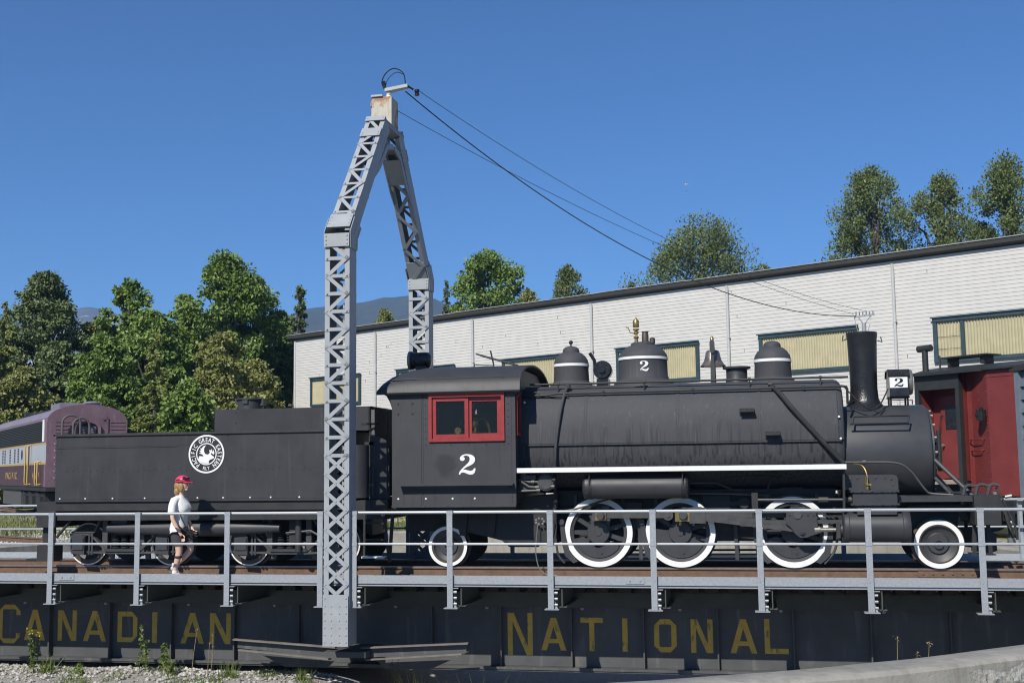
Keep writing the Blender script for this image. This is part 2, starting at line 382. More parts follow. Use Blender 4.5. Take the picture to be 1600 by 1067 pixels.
def quads(cent, size, rng, up=.0, aspect=.62, dirs=None):
    """leaf-like rhombic quads with random attitude"""
    n = len(cent); a = rng.normal(size=(n, 3)) if dirs is None else dirs + .45*rng.normal(size=(n, 3))
    a /= np.linalg.norm(a, axis=1)[:, None]; nn = rng.normal(size=(n, 3)) + np.array([-.25, -.75, .75])*up
    b = np.cross(nn, a); b /= np.linalg.norm(b, axis=1)[:, None]+1e-9
    s = (size*(.6+.8*rng.random(n)))[:, None]
    V = np.stack([cent-a*s*.5, cent+b*s*aspect*.5-a*s*.05, cent+a*s*.5, cent-b*s*aspect*.5-a*s*.05], 1).reshape(-1, 3)
    return V, np.arange(4*n).reshape(-1, 4)

def tree(label, x, y, h, rx, kind='maple', leaf='maple', seed=0, nleaf=4200, size=.30, base=.15, lean=(0, 0), group='trees behind the turntable', sparse=1.0, name=None, tops=None, bole=1.0):
    rng = np.random.default_rng(seed); rnd = random.Random(seed); nleaf = int(nleaf*4.2)
    t = thing(name or ('conifer_tree' if kind == 'conifer' else 'broadleaf_tree'), label, 'tree', (x, y, float(ground_z(np.array(x), np.array(y)))-.1), 0, group)
    tr = MB(); C = []; D = []
    if kind == 'conifer':
        tr.tube([(0,0,0),(lean[0]*.5,lean[1]*.5,h*.5),(lean[0],lean[1],h*.98)], [h*.016,h*.010,.02], 7)
        nb = int(h*13); 
        for i in range(nb):
            f = base + (1-base)*(i+rnd.random())/nb; z = h*f; L_ = rx*((1-f)**.85)*(.65+.5*rnd.random()) + .12
            a = rnd.random()*2*pi; n_ = max(3, int(nleaf*L_/(nb*rx*.5)))
            s_ = rng.random(n_)**.7; droop = -.28*s_**1.5*L_ + .06
            px = np.cos(a)*s_*L_ + rng.normal(size=n_)*.08*(L_*.6+.2); py = np.sin(a)*s_*L_ + rng.normal(size=n_)*.08*(L_*.6+.2)
            C.append(np.stack([px+lean[0]*f, py+lean[1]*f, z+droop+rng.normal(size=n_)*.05], 1))
            D.append(np.tile([cos(a), sin(a), -.35], (n_, 1)))
            if i % 4 == 0: tr.tube([(lean[0]*f,lean[1]*f,z), (cos(a)*L_*.8+lean[0]*f, sin(a)*L_*.8+lean[1]*f, z-.12*L_)], [.04,.01], 4)
    else:
        tw = [(lean[0]*f + rnd.uniform(-.03,.03)*h*f*.5, lean[1]*f, h*f*.9) for f in (0,.2,.4,.6,.8,1)]
        tr.tube(tw, [h*.020*bole,h*.016*bole,h*.012*bole,h*.009*bole,h*.006*bole,.02], 7)
        mp = kind == 'maple'; ncl = int((150 if mp else 150)*sparse); cl = []
        sect = [.72+.5*rnd.random() for _ in range(24)]
        def prof(f):
            g = (f-base)/(1-base)
            return (max(0, sin(pi*(.16+.84*g)))**.55*(1-.25*g)) if mp else (min(1, .5+1.6*g) * (1-g**3.6)**.8 + .05)
        for i in range(ncl):
            f = base + (1-base)*((i+rnd.random())/ncl)**.92; a = rnd.random()*2*pi
            rad = rx*prof(f)*sect[(int(a/(2*pi)*8)+3*int(f*6)) % 24]*rnd.random()**.42
            cl.append(Vector((cos(a)*rad+lean[0]*f, sin(a)*rad+lean[1]*f, h*f*.97)))
        for q in (tops or ()):
            for _ in range(5): cl.append(Vector(q)+Vector((rnd.gauss(0,.35),rnd.gauss(0,.35),rnd.gauss(0,.4))))
            tr.tube([(lean[0]*.5,lean[1]*.5,h*.45), q], [h*.008,.02], 5)
        for c in cl[::4]:
            st = Vector((lean[0]*c.z/h, lean[1]*c.z/h, max(h*base*.5, c.z-.25*h*rnd.random()-.1*h))); tr.tube([st, st.lerp(c,.5)+Vector((0,0,.04*h)), c], [h*.0055,h*.0035,.015], 4)
        per = nleaf//len(cl)
        for c in cl:
            e = rx*(.11+.15*rnd.random()); m_ = int(per*(.6+.8*rnd.random()))
            p = rng.normal(size=(m_, 3)); p /= np.linalg.norm(p, axis=1)[:, None]; p *= (rng.random(m_)**.38)[:, None]
            pts = np.array(c) + p*np.array([e, e, e*(.62 if mp else 1.15)]) + rng.normal(size=(m_,3))*.06
            C.append(pts); o = p.copy(); o[:, 2] += (-.4 if mp else .6); D.append(o)
    C = np.concatenate(C); D = np.concatenate(D)
    V, F = quads(C, size*(.56 if kind == 'maple' else .47), rng, .9, .66 if kind != 'conifer' else .42, D/(np.linalg.norm(D, axis=1)[:, None]+1e-6))
    tr.build('trunk', BARK, t, loc=(0,0,0))
    link('crown', np_mesh('crown', V, F, LEAF[leaf]), t)
    return t
def at(px, dist):
    """ground point seen in this compass direction at this distance from the photographer"""
    a = az_of(px); return (-sin(a)*dist, -20.75+cos(a)*dist)
def hz(px, py, dist): return 1.7 + .15 + (735-.0125*(px-800)-5-py)*dist/1850.*cos(az_of(px)-PHI)**0

def T(label, px, py, dist, wpx, **k):
    x, y = at(px, dist/cos(az_of(px)-PHI)); h = hz(px, py, dist); tree(label, x, y, h, wpx*dist/1850./2, **k)
LG = 'trees of the wood behind the tender'; RG = 'trees behind the warehouse'
T('tall dark round-topped tree rising above the roof of the purple locomotive', 62, 414, 72, 169, leaf='dark', seed=11, nleaf=6500, size=.36, base=.38, group=LG)
T('broad yellow-green cedar beyond the far end of the purple locomotive', 2, 470, 68, 130, kind='conifer', leaf='cedar', seed=12, nleaf=9500, size=.36, base=.03, group=LG)
T('thin see-through maple on two bare stems, standing between two bigger trees', 197, 428, 64, 108, leaf='maple', seed=13, nleaf=2600, size=.38, base=.5, group=LG, sparse=.55, tops=[(-1.0,0,9.9),(1.3,.2,9.4)])
T('tallest maple of the wood, its pointed top above the round emblem of the tender', 345, 388, 66, 231, leaf='maple', seed=14, nleaf=10500, size=.36, base=.18, group=LG)
T('dark narrow-topped tree whose crown touches the tallest maple', 396, 424, 70, 110, kind='cotton', leaf='dark', seed=15, nleaf=5200, size=.34, base=.2, group=LG)
T('bare leaning twiggy tree with one small tuft of leaves at its top', 448, 436, 66, 30, kind='cotton', leaf='dark', seed=16, nleaf=420, size=.34, base=.72, group=LG, sparse=.22, bole=.35, lean=(.7,0))
T('bright green bushy maple standing next to the warehouse corner', 436, 478, 71, 128, leaf='maple', seed=17, nleaf=9000, size=.34, base=.02, group=LG)
T('low dense olive-green maple directly behind the tender filler hatch', 345, 515, 56, 169, leaf='olive', seed=18, nleaf=8500, size=.32, base=.02, group=LG)
T('pointed yellow-green cedar in the middle of the wood, close to the tender emblem', 240, 520, 50, 110, kind='conifer', leaf='cedar', seed=19, nleaf=8500, size=.32, base=.02, group=LG)
T('leafy bright maple right above the end hood of the purple locomotive', 160, 520, 56, 158, leaf='maple', seed=20, nleaf=8000, size=.34, base=.02, group=LG)
T('shaded bushy maple beneath the tall dark round-topped tree', 88, 530, 68, 146, leaf='dark', seed=21, nleaf=7500, size=.36, base=.02, group=LG)
T('mid-height bushy maple filling the gap under the see-through maple', 232, 478, 62, 169, leaf='maple', seed=22, nleaf=7500, size=.36, base=.04, group=LG)
T('low olive-green tree squeezed between the tender bunker and the warehouse corner', 398, 560, 60, 124, leaf='olive', seed=23, nleaf=6000, size=.32, base=.02, group=LG)
T('rounded bright maple just above the tender tank, beside the emblem', 292, 590, 46, 124, leaf='maple', seed=24, nleaf=6000, size=.32, base=.02, group=LG)
T('low olive shrubby tree behind the roof rail of the purple locomotive', 34, 570, 64, 135, leaf='olive', seed=25, nleaf=6500, size=.34, base=.02, group=LG)
T('leafy olive maple filling the low gap between dark round-topped tree and see-through maple', 135, 498, 74, 135, leaf='olive', seed=26, nleaf=5500, size=.36, base=.02, group=LG)
T('shaded maple behind the see-through one, its top just below the twin stems', 188, 508, 72, 124, leaf='dark', seed=27, nleaf=5000, size=.36, base=.02, group=LG)
T('bushy maple between the see-through one and the tallest maple', 286, 452, 72, 124, leaf='maple', seed=28, nleaf=6500, size=.36, base=.04, group=LG)
T('leafy maple beneath the broad cedar, low behind the purple locomotive', 12, 520, 72, 124, leaf='maple', seed=29, nleaf=6000, size=.36, base=.02, group=LG)
T('spreading broad maple seen over the low end of the warehouse roof', 774, 384, 78, 200, leaf='maple', seed=31, nleaf=6800, size=.36, base=.3, group=RG, lean=(-.5,0))
T('small leaning olive maple beside the spreading broad one', 826, 444, 77, 92, leaf='olive', seed=32, nleaf=2200, size=.36, base=.35, group=RG)
T('narrow dark spruce with a bare spire beside the spreading broad maple', 697, 436, 73, 58, kind='conifer', leaf='fir', seed=33, nleaf=3000, size=.32, base=.3, group=RG)
T('small grey-green cottonwood standing alone in the middle of the roofline', 890, 406, 84, 100, kind='cotton', leaf='cotton', seed=34, nleaf=3200, size=.36, base=.35, group=RG)
T('wide many-topped cottonwood where the overhead wires cross the roofline', 1097, 343, 80, 265, kind='cotton', leaf='cotton', seed=35, nleaf=9000, size=.36, base=.30, group=RG, tops=[(-2.4,0,15.9),(2.0,0,15.6)])
T('small low cottonwood top touching the wide many-topped one', 990, 430, 82, 45, kind='cotton', leaf='cotton', seed=36, nleaf=1200, size=.36, base=.4, group=RG)
T('tall tapering cottonwood, nearest the wires of the three tall ones', 1376, 247, 74, 190, kind='cotton', leaf='cotton', seed=37, nleaf=8000, size=.34, base=.3, group=RG)
T('flat-topped cottonwood, middle one of the three tall ones', 1482, 260, 75, 160, kind='cotton', leaf='cotton', seed=38, nleaf=6500, size=.34, base=.3, group=RG)
T('highest cottonwood of the three tall ones, above the red caboose', 1592, 228, 72, 170, kind='cotton', leaf='cotton', seed=39, nleaf=8000, size=.34, base=.3, group=RG)
T('low roundish bush top peeping over the roof between the gantry legs', 600, 476, 90, 66, kind='cotton', leaf='olive', seed=40, nleaf=1800, size=.4, base=.4, group=RG)
# ================================================================ TURNTABLE BRIDGE
X0, X1 = -18.85, 5.85
bridge = thing('turntable_bridge', 'dark riveted turntable girder bridge with yellow lettering carrying the black train', 'turntable', (CX, 0, -1.62))
for sg, yw in ((-1, -1.1), (1, 1.1)):
    g = MB(); g.box(X0, X1, yw-.008, yw+.008, -1.545, -.585); g.build('girder_web', GIRD, bridge)
    g = MB(); g.box(X0, X1, yw-.17, yw+.17, -1.585, -1.548); g.box(X0+3, X1-3, yw-.15, yw+.15, -1.612, -1.588); g.build('bottom_flange', GIRD, bridge)
    g = MB(); g.box(X0, X1, yw-.13, yw+.13, -.582, -.345); g.build('top_chord', GRN, bridge)
sm = MB().box(-.012, .012, -.10, 0, -1.543, -.586).mesh('stiffener', GIRD)
sm2 = MB().box(-.05, .05, -.014, 0, -1.542, -.588).mesh('stiffener_plate', GIRD)
k = -10
while CX + 1.18*k < X1-.1:
    xx = CX + 1.18*k
    if xx > X0+.1:
        if abs(k) >= 1: link('stiffener', sm, bridge, base_off(bridge)+Vector((xx, -1.111, 0)))
        o = link('stiffener', sm, bridge); o.matrix_local = Matrix.Translation(base_off(bridge)+Vector((xx, 1.111, 0))) @ Matrix.Rotation(pi, 4, 'Z')
    k += 1
# rails
RP = [(-.075,0),(.075,0),(.075,.018),(.012,.032),(.012,.122),(.035,.135),(.035,.168),(-.035,.168),(-.035,.135),(-.012,.122),(-.012,.032),(-.075,.018)]
def rail(x0, x1, y, zb=-.14, parent=None, name='rail'):
    m = MB(); m.prism(RP, x0, x1, lambda u, v, t: (t, y+u, zb+v)); o = m.build(name, RAILM, parent, 0)
    h = MB(); h.box(x0, x1, y-.030, y+.030, zb+.1685, zb+.1715); h.box(x0, x1, y-.0385, y-.0353, zb+.146, zb+.1675); h.build('rail_head', RAILT, o, 0); return o
for y in (-.75, .75): rail(X0, X1, y, parent=bridge)
jb = MB(); jb.box(2.55, 3.45, -.80, -.772, -.105, -.012)
for i in range(6): jb.dome((2.63+.148*i, -.80, -.055), (0,-1,0), .022)
jb.build('joint_bar', RAILM, bridge)
tm = MB().box(-.11, .11, -1.28, 1.28, -.338, -.146).mesh('tie', TIE)
pm = MB()
n_t = int((X1-X0)/.36)
for i in range(n_t):
    xx = X0+.2+i*.36
    link('tie', tm, bridge, base_off(bridge)+Vector((xx+random.uniform(-.03,.03), 0, random.uniform(-.004,0))))
    for y in (-.75, .75):
        pm.box(xx-.09, xx+.09, y-.16, y+.16, -.1455, -.1402)
        for q in (-1, 1): pm.box(xx-.05*q-.012, xx-.05*q+.012, y+q*.075-.012, y+q*.075+.03*q, -.14, -.112)
o = pm.build('spikes_and_tie_plates', RAILM, bridge); o['kind'] = 'stuff'
lm = MB()
for i in range(70):                                          # scraps and lumps lying on the rail foot
    xx = random.uniform(X0, X1); s_ = random.uniform(.012,.035); lm.box(xx-s_*1.6, xx+s_*1.6, -.865, -.835, -.126, -.126+s_)
lm.build('rail_clips', RAILM, bridge)['kind'] = 'stuff'
# walkways
for sg in (-1, 1):
    a, b = sorted((sg*1.05, sg*2.43))
    box('walkway_deck', GALV, bridge, X0, X1, a, b, -.115, -.092)
    y = sg*2.45
    f = MB(); a, b = sorted((y, y+sg*.012)); f.box(X0, X1, a, b, -.088, .032)
    a, b = sorted((y-.0*sg, y+sg*.02)); f.box(X0, X1, a, b, -.098, -.0885); f.build('toe_channel', GALV, bridge)
    a, b = sorted((y-sg*.06, y+sg*.016)); box('channel_lip', GALV, bridge, X0, X1, a, b, -.136, -.118)
for xx in (-11.3, -1.78):
    j = MB(); j.box(xx-.14, xx+.14, -2.472, -2.464, -.075, .02)
    for q in (-.08, .08): j.dome((xx+q, -2.472, -.03), (0,-1,0), .02)
    j.build('splice_plate', GALV, bridge)
PX = [-18.0,-16.35,-14.75,-13.17,-11.585,-10.0,-8.407,-6.81,-6.24,-4.667,-3.07,-1.486,.097,1.663,3.228,4.80]
bk = MB(); 
bk.box(-.008,.008,-2.43,-1.24,-.43,-.15); bk.box(-.07,.07,-2.42,-1.24,-.445,-.432); bk.box(-.07,.07,-2.42,-1.24,-.148,-.138)
bkm = bk.mesh('walkway_bracket', GRN)
bt = MB(); bt.cyl((0,-1.22,-.62),(0,-1.22,-.585),.03,n=8); btm = bt.mesh('anchor_bolt', GALV)
for xx in PX:
    if abs(xx+6.81) < .01: continue
    for sg in (0, 1):
        M = Matrix.Translation(base_off(bridge)+Vector((xx+.16, 0, 0))) @ Matrix.Rotation(pi*sg, 4, 'Z')
        link('walkway_bracket', bkm, bridge, mat4=M)
    link('anchor_bolt', btm, bridge, base_off(bridge)+Vector((xx+.3, 0, 0)))
DUST = mat('dusty_steel', (.22,.20,.175), .75, var=.22, scale=4)
# outrigger arms at the foot of the portal
for sg in (-1, 1):
    ou = MB(); y = -2.0
    ou.bar((CX+sg*.22, y, -1.17), (CX+sg*2.0, y, -1.07), .09, .022, (0,0,1))
    ou.build('outrigger_flange', DUST, bridge)
    ou = MB(); ou.bar((CX+sg*.22, y+.06, -1.27), (CX+sg*1.95, y+.06, -1.15), .02, .13, (0,0,1)); ou.build('outrigger_web', GIRD, bridge)
    ou = MB(); ou.bar((CX+sg*.3, y-.02, -1.355), (CX+sg*1.9, y-.02, -1.235), .07, .02, (0,0,1)); ou.build('outrigger_flange', DUST, bridge)
    ou = MB(); tri = [(CX+sg*.3, -1.375), (CX+sg*1.92, -1.255), (CX+sg*1.25, -1.56), (CX+sg*.5, -1.56)]
    ou.prism(tri, -1.62, -1.60, lambda u, v, t: (u, t, v))
    for r in range(3):
        for c in range(2): ou.dome((CX+sg*(.62+.1*c), -1.62, -1.40-.05*r), (0,-1,0), .018)
    ou.build('outrigger_gusset', GIRD, bridge)
ou = MB(); ou.box(CX-.35, CX+.35, -2.2, -1.27, -1.30, -1.21); ou.build('portal_seat', GIRD, bridge)
# yellow lettering on the near web
def letter(ch, x0, x1, zb, zt, t):
    """block capital as (outer, holes) in web coordinates"""
    w_, h = x1-x0, zt-zb; c = min(.28*w_, .12); ch = ch.upper()
    def P(l): return [(x0+u, zb+v) for u, v in l]
    if ch == 'I': return [P([(0,0),(w_,0),(w_,h),(0,h)])]
    if ch == 'L': return [P([(0,0),(w_,0),(w_,t),(t,t),(t,h),(0,h)])]
    if ch == 'T': return [P([(w_/2-t/2,0),(w_/2+t/2,0),(w_/2+t/2,h-t),(w_,h-t),(w_,h),(0,h),(0,h-t),(w_/2-t/2,h-t)])]
    if ch == 'N': q = t*1.25; return [P([(0,0),(t,0),(t,h-q*1.35),(w_-t-.02,0),(w_,0),(w_,h),(w_-t,h),(w_-t,q*1.35),(t+.02,h),(0,h)])]
    if ch == 'A':
        q = t*1.1; yb, yt_ = h*.22, h*.22+t*.85
        def edge(v): return (w_-q)/2*v/h
        o = [(0,0),(q,0),(q+edge(yb),yb),(w_-q-edge(yb),yb),(w_-q,0),(w_,0),(w_/2+q/2,h),(w_/2-q/2,h)]
        hole = [(q+edge(yt_),yt_),(w_-q-edge(yt_),yt_),(w_/2,h*(w_-2*q)/(w_-q))]
        return [P(o), P(hole)]
    if ch == 'O':
        i = c*.5
        return [P([(c,0),(w_-c,0),(w_,c),(w_,h-c),(w_-c,h),(c,h),(0,h-c),(0,c)]), P([(t+i*.4,t),(w_-t-i*.4,t),(w_-t,t+i*.4),(w_-t,h-t-i*.4),(w_-t-i*.4,h-t),(t+i*.4,h-t),(t,h-t-i*.4),(t,t+i*.4)])]
    if ch == 'D':
        i = c*.5
        return [P([(0,0),(w_-c,0),(w_,c),(w_,h-c),(w_-c,h),(0,h)]), P([(t,t),(w_-t-i*.4,t),(w_-t,t+i*.4),(w_-t,h-t-i*.4),(w_-t-i*.4,h-t),(t,h-t)])]
    if ch == 'C':
        i = c*.45; g = h*.27
        return [P([(c,0),(w_-c,0),(w_,c),(w_,g),(w_-t,g),(w_-t,t+i*.4),(w_-t-i*.4,t),(t+i*.4,t),(t,t+i*.4),(t,h-t-i*.4),(t+i*.4,h-t),(w_-t-i*.4,h-t),(w_-t,h-t-i*.4),(w_-t,h-g),(w_,h-g),(w_,h-c),(w_-c,h),(c,h),(0,h-c),(0,c)])]
for ch, a, b, zb, zt in [('C',-13.47,-13.03,-1.335,-.65),('A',-12.95,-12.53,-1.275,-.735),('N',-12.28,-11.91,-1.275,-.74),('A',-11.78,-11.33,-1.275,-.745),
        ('D',-11.11,-10.73,-1.28,-.75),('I',-10.445,-10.35,-1.285,-.755),('A',-9.90,-9.46,-1.285,-.76),('N',-9.35,-8.96,-1.285,-.76),
        ('N',-4.04,-3.62,-1.375,-.69),('A',-3.48,-3.06,-1.29,-.765),('T',-2.82,-2.45,-1.29,-.755),('I',-2.135,-2.05,-1.29,-.76),('O',-1.62,-1.26,-1.29,-.765),
        ('N',-1.03,-.68,-1.29,-.76),('A',-.41,.01,-1.285,-.75),('L',.13,.50,-1.285,-.74)]:
    L_ = letter(ch, a, b, zb, zt, .083)
    m = MB(); m.prism(L_, -1.1125, -1.1085, lambda u, v, t: (u, t, v)); m.build('letter', GOLD, bridge, 0)

# ================================================================ GUARD RAILINGS
def railing(y, label, sg):
    t = thing('guard_railing', label, 'railing', (CX, y, -.1), 0, 'railings along the turntable walkways')
    for z, r, nm in ((1.015, .024, 'top_rail'), (.52, .019, 'mid_rail')):
        for a, b in ((X0, CX-.25), (CX+.25, X1)):
            m = MB(); m.tube([(a, y-.0, z), (b, y, z)], r, 8); m.build(nm, GALV, t)
    pm_ = {}
    for mir in (1, -1):
        p = MB(); p.box(-.045, .045, -.062, -.052, -.46, .985); a, b = sorted((-mir*.045, -mir*.037)); p.box(a, b, -.0515, .03, -.44, .94)
        p.dome((.01*mir, -.062, -.03), (0,-1,0), .012)
        pm_[mir] = p.mesh('rail_post', GALV)
    cl = MB(); cl.box(-.05,.05,-.065,.03,.985,1.042); clm = cl.mesh('post_cap', GALV)
    c2 = MB(); c2.box(-.05,.05,-.068,.03,.497,.545); c2m = c2.mesh('rail_clamp', GALV)
    ft = MB(); ft.box(-.10,.12,-.07,.10,-.475,-.462); ft.prism([(.04,-.46),(.10,-.46),(.05,-.33)], -.02, -.01, lambda u,v,q: (u,q,v)); ft.prism([(.05,-.46),(.075,-.46),(.05,-.2)], .03, .05, lambda u,v,q: (u,q,v))
    for z in (-.40,-.31,-.22): ft.cyl((.045,-.02,z),(.10,-.02,z),.02,n=6)
    ft.box(.03,.13,-.05,.06,-.165,-.155)
    ftm = ft.mesh('post_foot', GALV)
    for xx in PX:
        mir = 1 if xx < -1 else -1
        R_ = Matrix.Rotation(0 if sg < 0 else pi, 4, 'Z'); M = Matrix.Translation(Vector((xx, y, 0))-t.location) @ R_
        p = link('rail_post', pm_[mir], t, mat4=M)
        link('post_cap', clm, p); link('rail_clamp', c2m, p); link('post_foot', ftm, p)
    return t
railing(-2.45, 'grey pipe handrail on channel posts along the near walkway, in front of the train wheels', -1)
railing(2.45, 'grey pipe handrail along the far walkway, mostly hidden behind the train', 1)

# ================================================================ POWER GANTRY (portal arch over the bridge)
gan = thing('power_gantry', 'tall grey lattice steel portal arching over the turntable with a rusty box on top', 'gantry', (CX, 0, -1.07))
_bars = {}
def place_bar(name, A, B, w_, t_, nrm, parent, m_=GAL, ext=.0):
    A, B = Vector(A), Vector(B); d = (B-A); L_ = round(d.length+ext, 3); key = (L_, w_, t_)
    if key not in _bars: _bars[key] = MB().box(-L_/2, L_/2, -w_/2, w_/2, -t_/2, t_/2).mesh(name, m_)
    d.normalize(); n_ = Vector(nrm); n_ = (n_ - d*n_.dot(d)).normalized(); y = n_.cross(d)
    M = Matrix(((d.x, y.x, n_.x, 0), (d.y, y.y, n_.y, 0), (d.z, y.z, n_.z, 0), (0, 0, 0, 1)))
    M.translation = (A+B)/2 + base_off(parent)
    return link(name, _bars[key], parent, mat4=M)
RV = MB()
def shaft(P0, P1, u, w0, w1, dep, sg, segs, xl=None, pat='z'):
    """laced pair of channels from P0 to P1. u: width axis, outward face normal derived; sg: near (-1) or far (+1)"""
    P0, P1 = Vector(P0), Vector(P1); a = (P1-P0).normalized(); u = Vector(u); n_ = a.cross(u) if sg < 0 else u.cross(a)
    n_ = -n_ if n_.y*sg < 0 else n_
    L_ = (P1-P0).length
    def pt(s_, x, d): return P0 + a*s_ + u*x*((w0+(w1-w0)*s_/L_)/2) + n_*d
    for q in (-1, 1):
        c = MB(); fl = .082
        def strip(x0, x1, d0, d1):
            vs = [pt(s_, q*1, d_) + u*q*(-x_) for s_ in (0, L_) for x_, d_ in ((x0,d0),(x1,d0),(x1,d1),(x0,d1))]
            c.add(vs, [(0,1,2,3),(7,6,5,4),(0,4,5,1),(1,5,6,2),(2,6,7,3),(3,7,4,0)])
        strip(0, .012, -dep/2+.0121, dep/2-.0121); strip(0, fl, dep/2-.012, dep/2); strip(0, fl, -dep/2, -dep/2+.012)
        c.build('channel', GAL, gan)
    for face in (1, -1):
        off = face*(dep/2+.007); off2 = face*(dep/2+.017)
        N = n_*face
        for i in range(segs+1):
            s0 = L_*(.012+.976*i/segs) if segs else 0
            if face == 1 or i % 2 == 0:
                pass
            if i < segs:
                s1 = L_*(.012+.976*(i+1)/segs); q = 1 if i % 2 else -1
                ins = .80
                if pat == 'x' or (xl and s0 < xl):
                    place_bar('lacing_bar', pt(s0, -ins, off), pt(s1, ins, off), 0.062, .009, N, gan, ext=.06)
                    place_bar('lacing_bar', pt(s0, ins, off2), pt(s1, -ins, off2), 0.062, .009, N, gan, ext=.06)
                    if face == 1:
                        for x_ in (-ins, ins): RV.dome(pt(s0, x_, off2+.004), N, .016)
                        RV.dome(pt((s0+s1)/2, 0, off2+.004), N, .016)
                else:
                    place_bar('lacing_bar', pt(s0, q*ins, off2), pt(s1, -q*ins, off2), 0.062, .009, N, gan, ext=.06)
                    if face == 1 or pat != 'n':
                        place_bar('lacing_bar', pt(s0, -ins, off), pt(s0, ins, off), 0.058, .009, N, gan, ext=.07)
                    if face == 1:
                        for x_ in (-ins, ins): RV.dome(pt(s0, x_, off2+.004), N, .016)
    return pt, n_, a
def plate(corners, n_, t_, name='batten_plate', riv=None):
    """flat plate from 4 corner points, thickness along n_"""
    n_ = Vector(n_); c = [Vector(p) for p in corners]; m = MB(); m.add(c+[p+n_*t_ for p in c], [(3,2,1,0),(4,5,6,7),(0,1,5,4),(1,2,6,5),(2,3,7,6),(3,0,4,7)])
    if riv:
        for a, b in riv: RV.dome(c[0].lerp(c[1], a).lerp(c[3].lerp(c[2], a), b)+n_*t_, n_, .017)
    m.build(name, GAL, gan, 0)
ZK, ZT = 5.52, 8.02
LX = CX+.0
for sg in (-1, 1):
    Y = sg*2.43; dep = .34; w_ = .42
    u = (1,0,0)
    pt, n_, a = shaft((LX, Y, -1.06), (LX, Y, ZK-.02), u, w_, w_, dep, sg, 22, xl=2.9)
    # foot plates
    for f in (1, -1):
        d = f*(dep/2+.0285)
        plate([pt(.0,-1,d), pt(.0,1,d), pt(.80,1,d), pt(.80,-1,d)], n_*f, .012, 'foot_plate', [(x_, y_) for x_ in (.08,.34,.66,.92) for y_ in (.08,.22,.36,.5,.64,.78)]+[(.08,.93),(.92,.93)] if f == 1 else None)
        plate([pt(6.38,-1.02,d), pt(6.38,1.02,d), pt(6.60,1.02,d), pt(6.60,-1.02,d)], n_*f, .012, 'knee_plate', [(x_, y_) for x_ in (.08,.92) for y_ in (.2,.5,.8)])
    # knee side plates
    for q in (-1, 1):
        x_ = LX+q*(w_/2+.013); in_ = -sg
        poly = [(Y+sg*(dep/2+.005), ZK-.22), (Y-sg*(dep/2+.005), ZK-.22), (Y-sg*(dep/2+.03), ZK-.02), (Y-sg*(dep/2+.21), ZK+.20), (Y+sg*(dep/2-.20), ZK+.33), (Y+sg*(dep/2+.02), ZK+.05)]
        m = MB(); m.prism(poly, x_-.006, x_+.006, lambda uu, v, t: (t, uu, v)); m.build('knee_gusset', GAL, gan)
        for j in range(4):
            for dd in (-.13, .13): RV.dome((x_+q*.006, Y+dd*sg-.028*0, ZK-.18+.06*j), (q,0,0), .017)
            RV.dome((x_+q*.006, Y-sg*(-.07+.085*j*.55+.08), ZK+.05+.06*j), (q,0,0), .017); RV.dome((x_+q*.006, Y-sg*(.14+.05*j), ZK+.0+.05*j), (q,0,0), .017)
    # inclined member
    P0 = Vector((LX, Y-sg*.0, ZK+.02)); P1 = Vector((LX, sg*.40, ZT-.02))
    pt, n2, a2 = shaft(P0, P1, u, w_-.03, .36, .30, sg, 8, pat='n')
    L_ = (P1-P0).length; d = .15+.026
    plate([pt(.0,-1.02,d), pt(.0,1.02,d), pt(.34,1.02,d), pt(.34,-1.02,d)], n2, .012, 'knee_plate', [(x_, y_) for x_ in (.08,.92) for y_ in (.25,.5,.75)])
    plate([pt(L_-.62,-1.02,d), pt(L_-.62,1.02,d), pt(L_-.38,1.02,d), pt(L_-.38,-1.02,d)], n2, .012, 'batten_plate', [(x_, y_) for x_ in (.1,.9) for y_ in (.2,.45)])
    plate([pt(L_-.14,-1.02,d), pt(L_-.14,1.02,d), pt(L_+.0,1.02,d), pt(L_+.0,-1.02,d)], n2, .012, 'batten_plate', [(x_, .5) for x_ in (.1,.9)])
    plate([pt(.02,-.99,-d+.03), pt(.02,.99,-d+.03), pt(.5,.99,-d+.03), pt(.5,-.99,-d+.03)], -n2, .012, 'knee_plate')
    for q in (-1, 1):
        for j in range(6):
            RV.dome(pt(L_-.66+.075*j, q*1.0, .06), (q,0,0), .017); RV.dome(pt(L_-.66+.075*j, q*1.0, -.07), (q,0,0), .017)
    # inner arch brace
    B0 = pt(L_-1.15, 0, -.16); B1 = Vector((LX, sg*.0+sg*.12, ZT-.52))
    for q in (-1, 1):
        pts = [pt(L_-1.35, q*.92, -.13), pt(L_-1.0, q*.92, -.22), Vector((LX+q*.17, sg*.42, ZT-.46)), Vector((LX+q*.17, sg*.05, ZT-.36))]
        m = MB()
        for i in range(3): m.bar(pts[i], pts[i+1], .02, .10, (0,sg*.5,1))
        m.build('arch_brace', GAL, gan)
    m = MB(); m.bar(pt(L_-.92, 0, -.23), Vector((LX, sg*.36, ZT-.50)), .33, .012, Vector((0,-sg,.6))); m.build('arch_plate', GAL, gan)
m = MB(); m.box(LX-.19, LX+.19, -.52, .52, ZT+.004, ZT+.03); m.box(LX-.18, LX+.18, -.50, .50, ZT-.05, ZT+.002); m.build('cap_plate', GAL, gan)
m = MB(); m.box(LX-.17, LX+.17, -.50, .50, ZT-.36, ZT-.34); m.build('tie_plate', GAL, gan)
RV.build('rivets', GAL, gan)['kind'] = 'stuff'
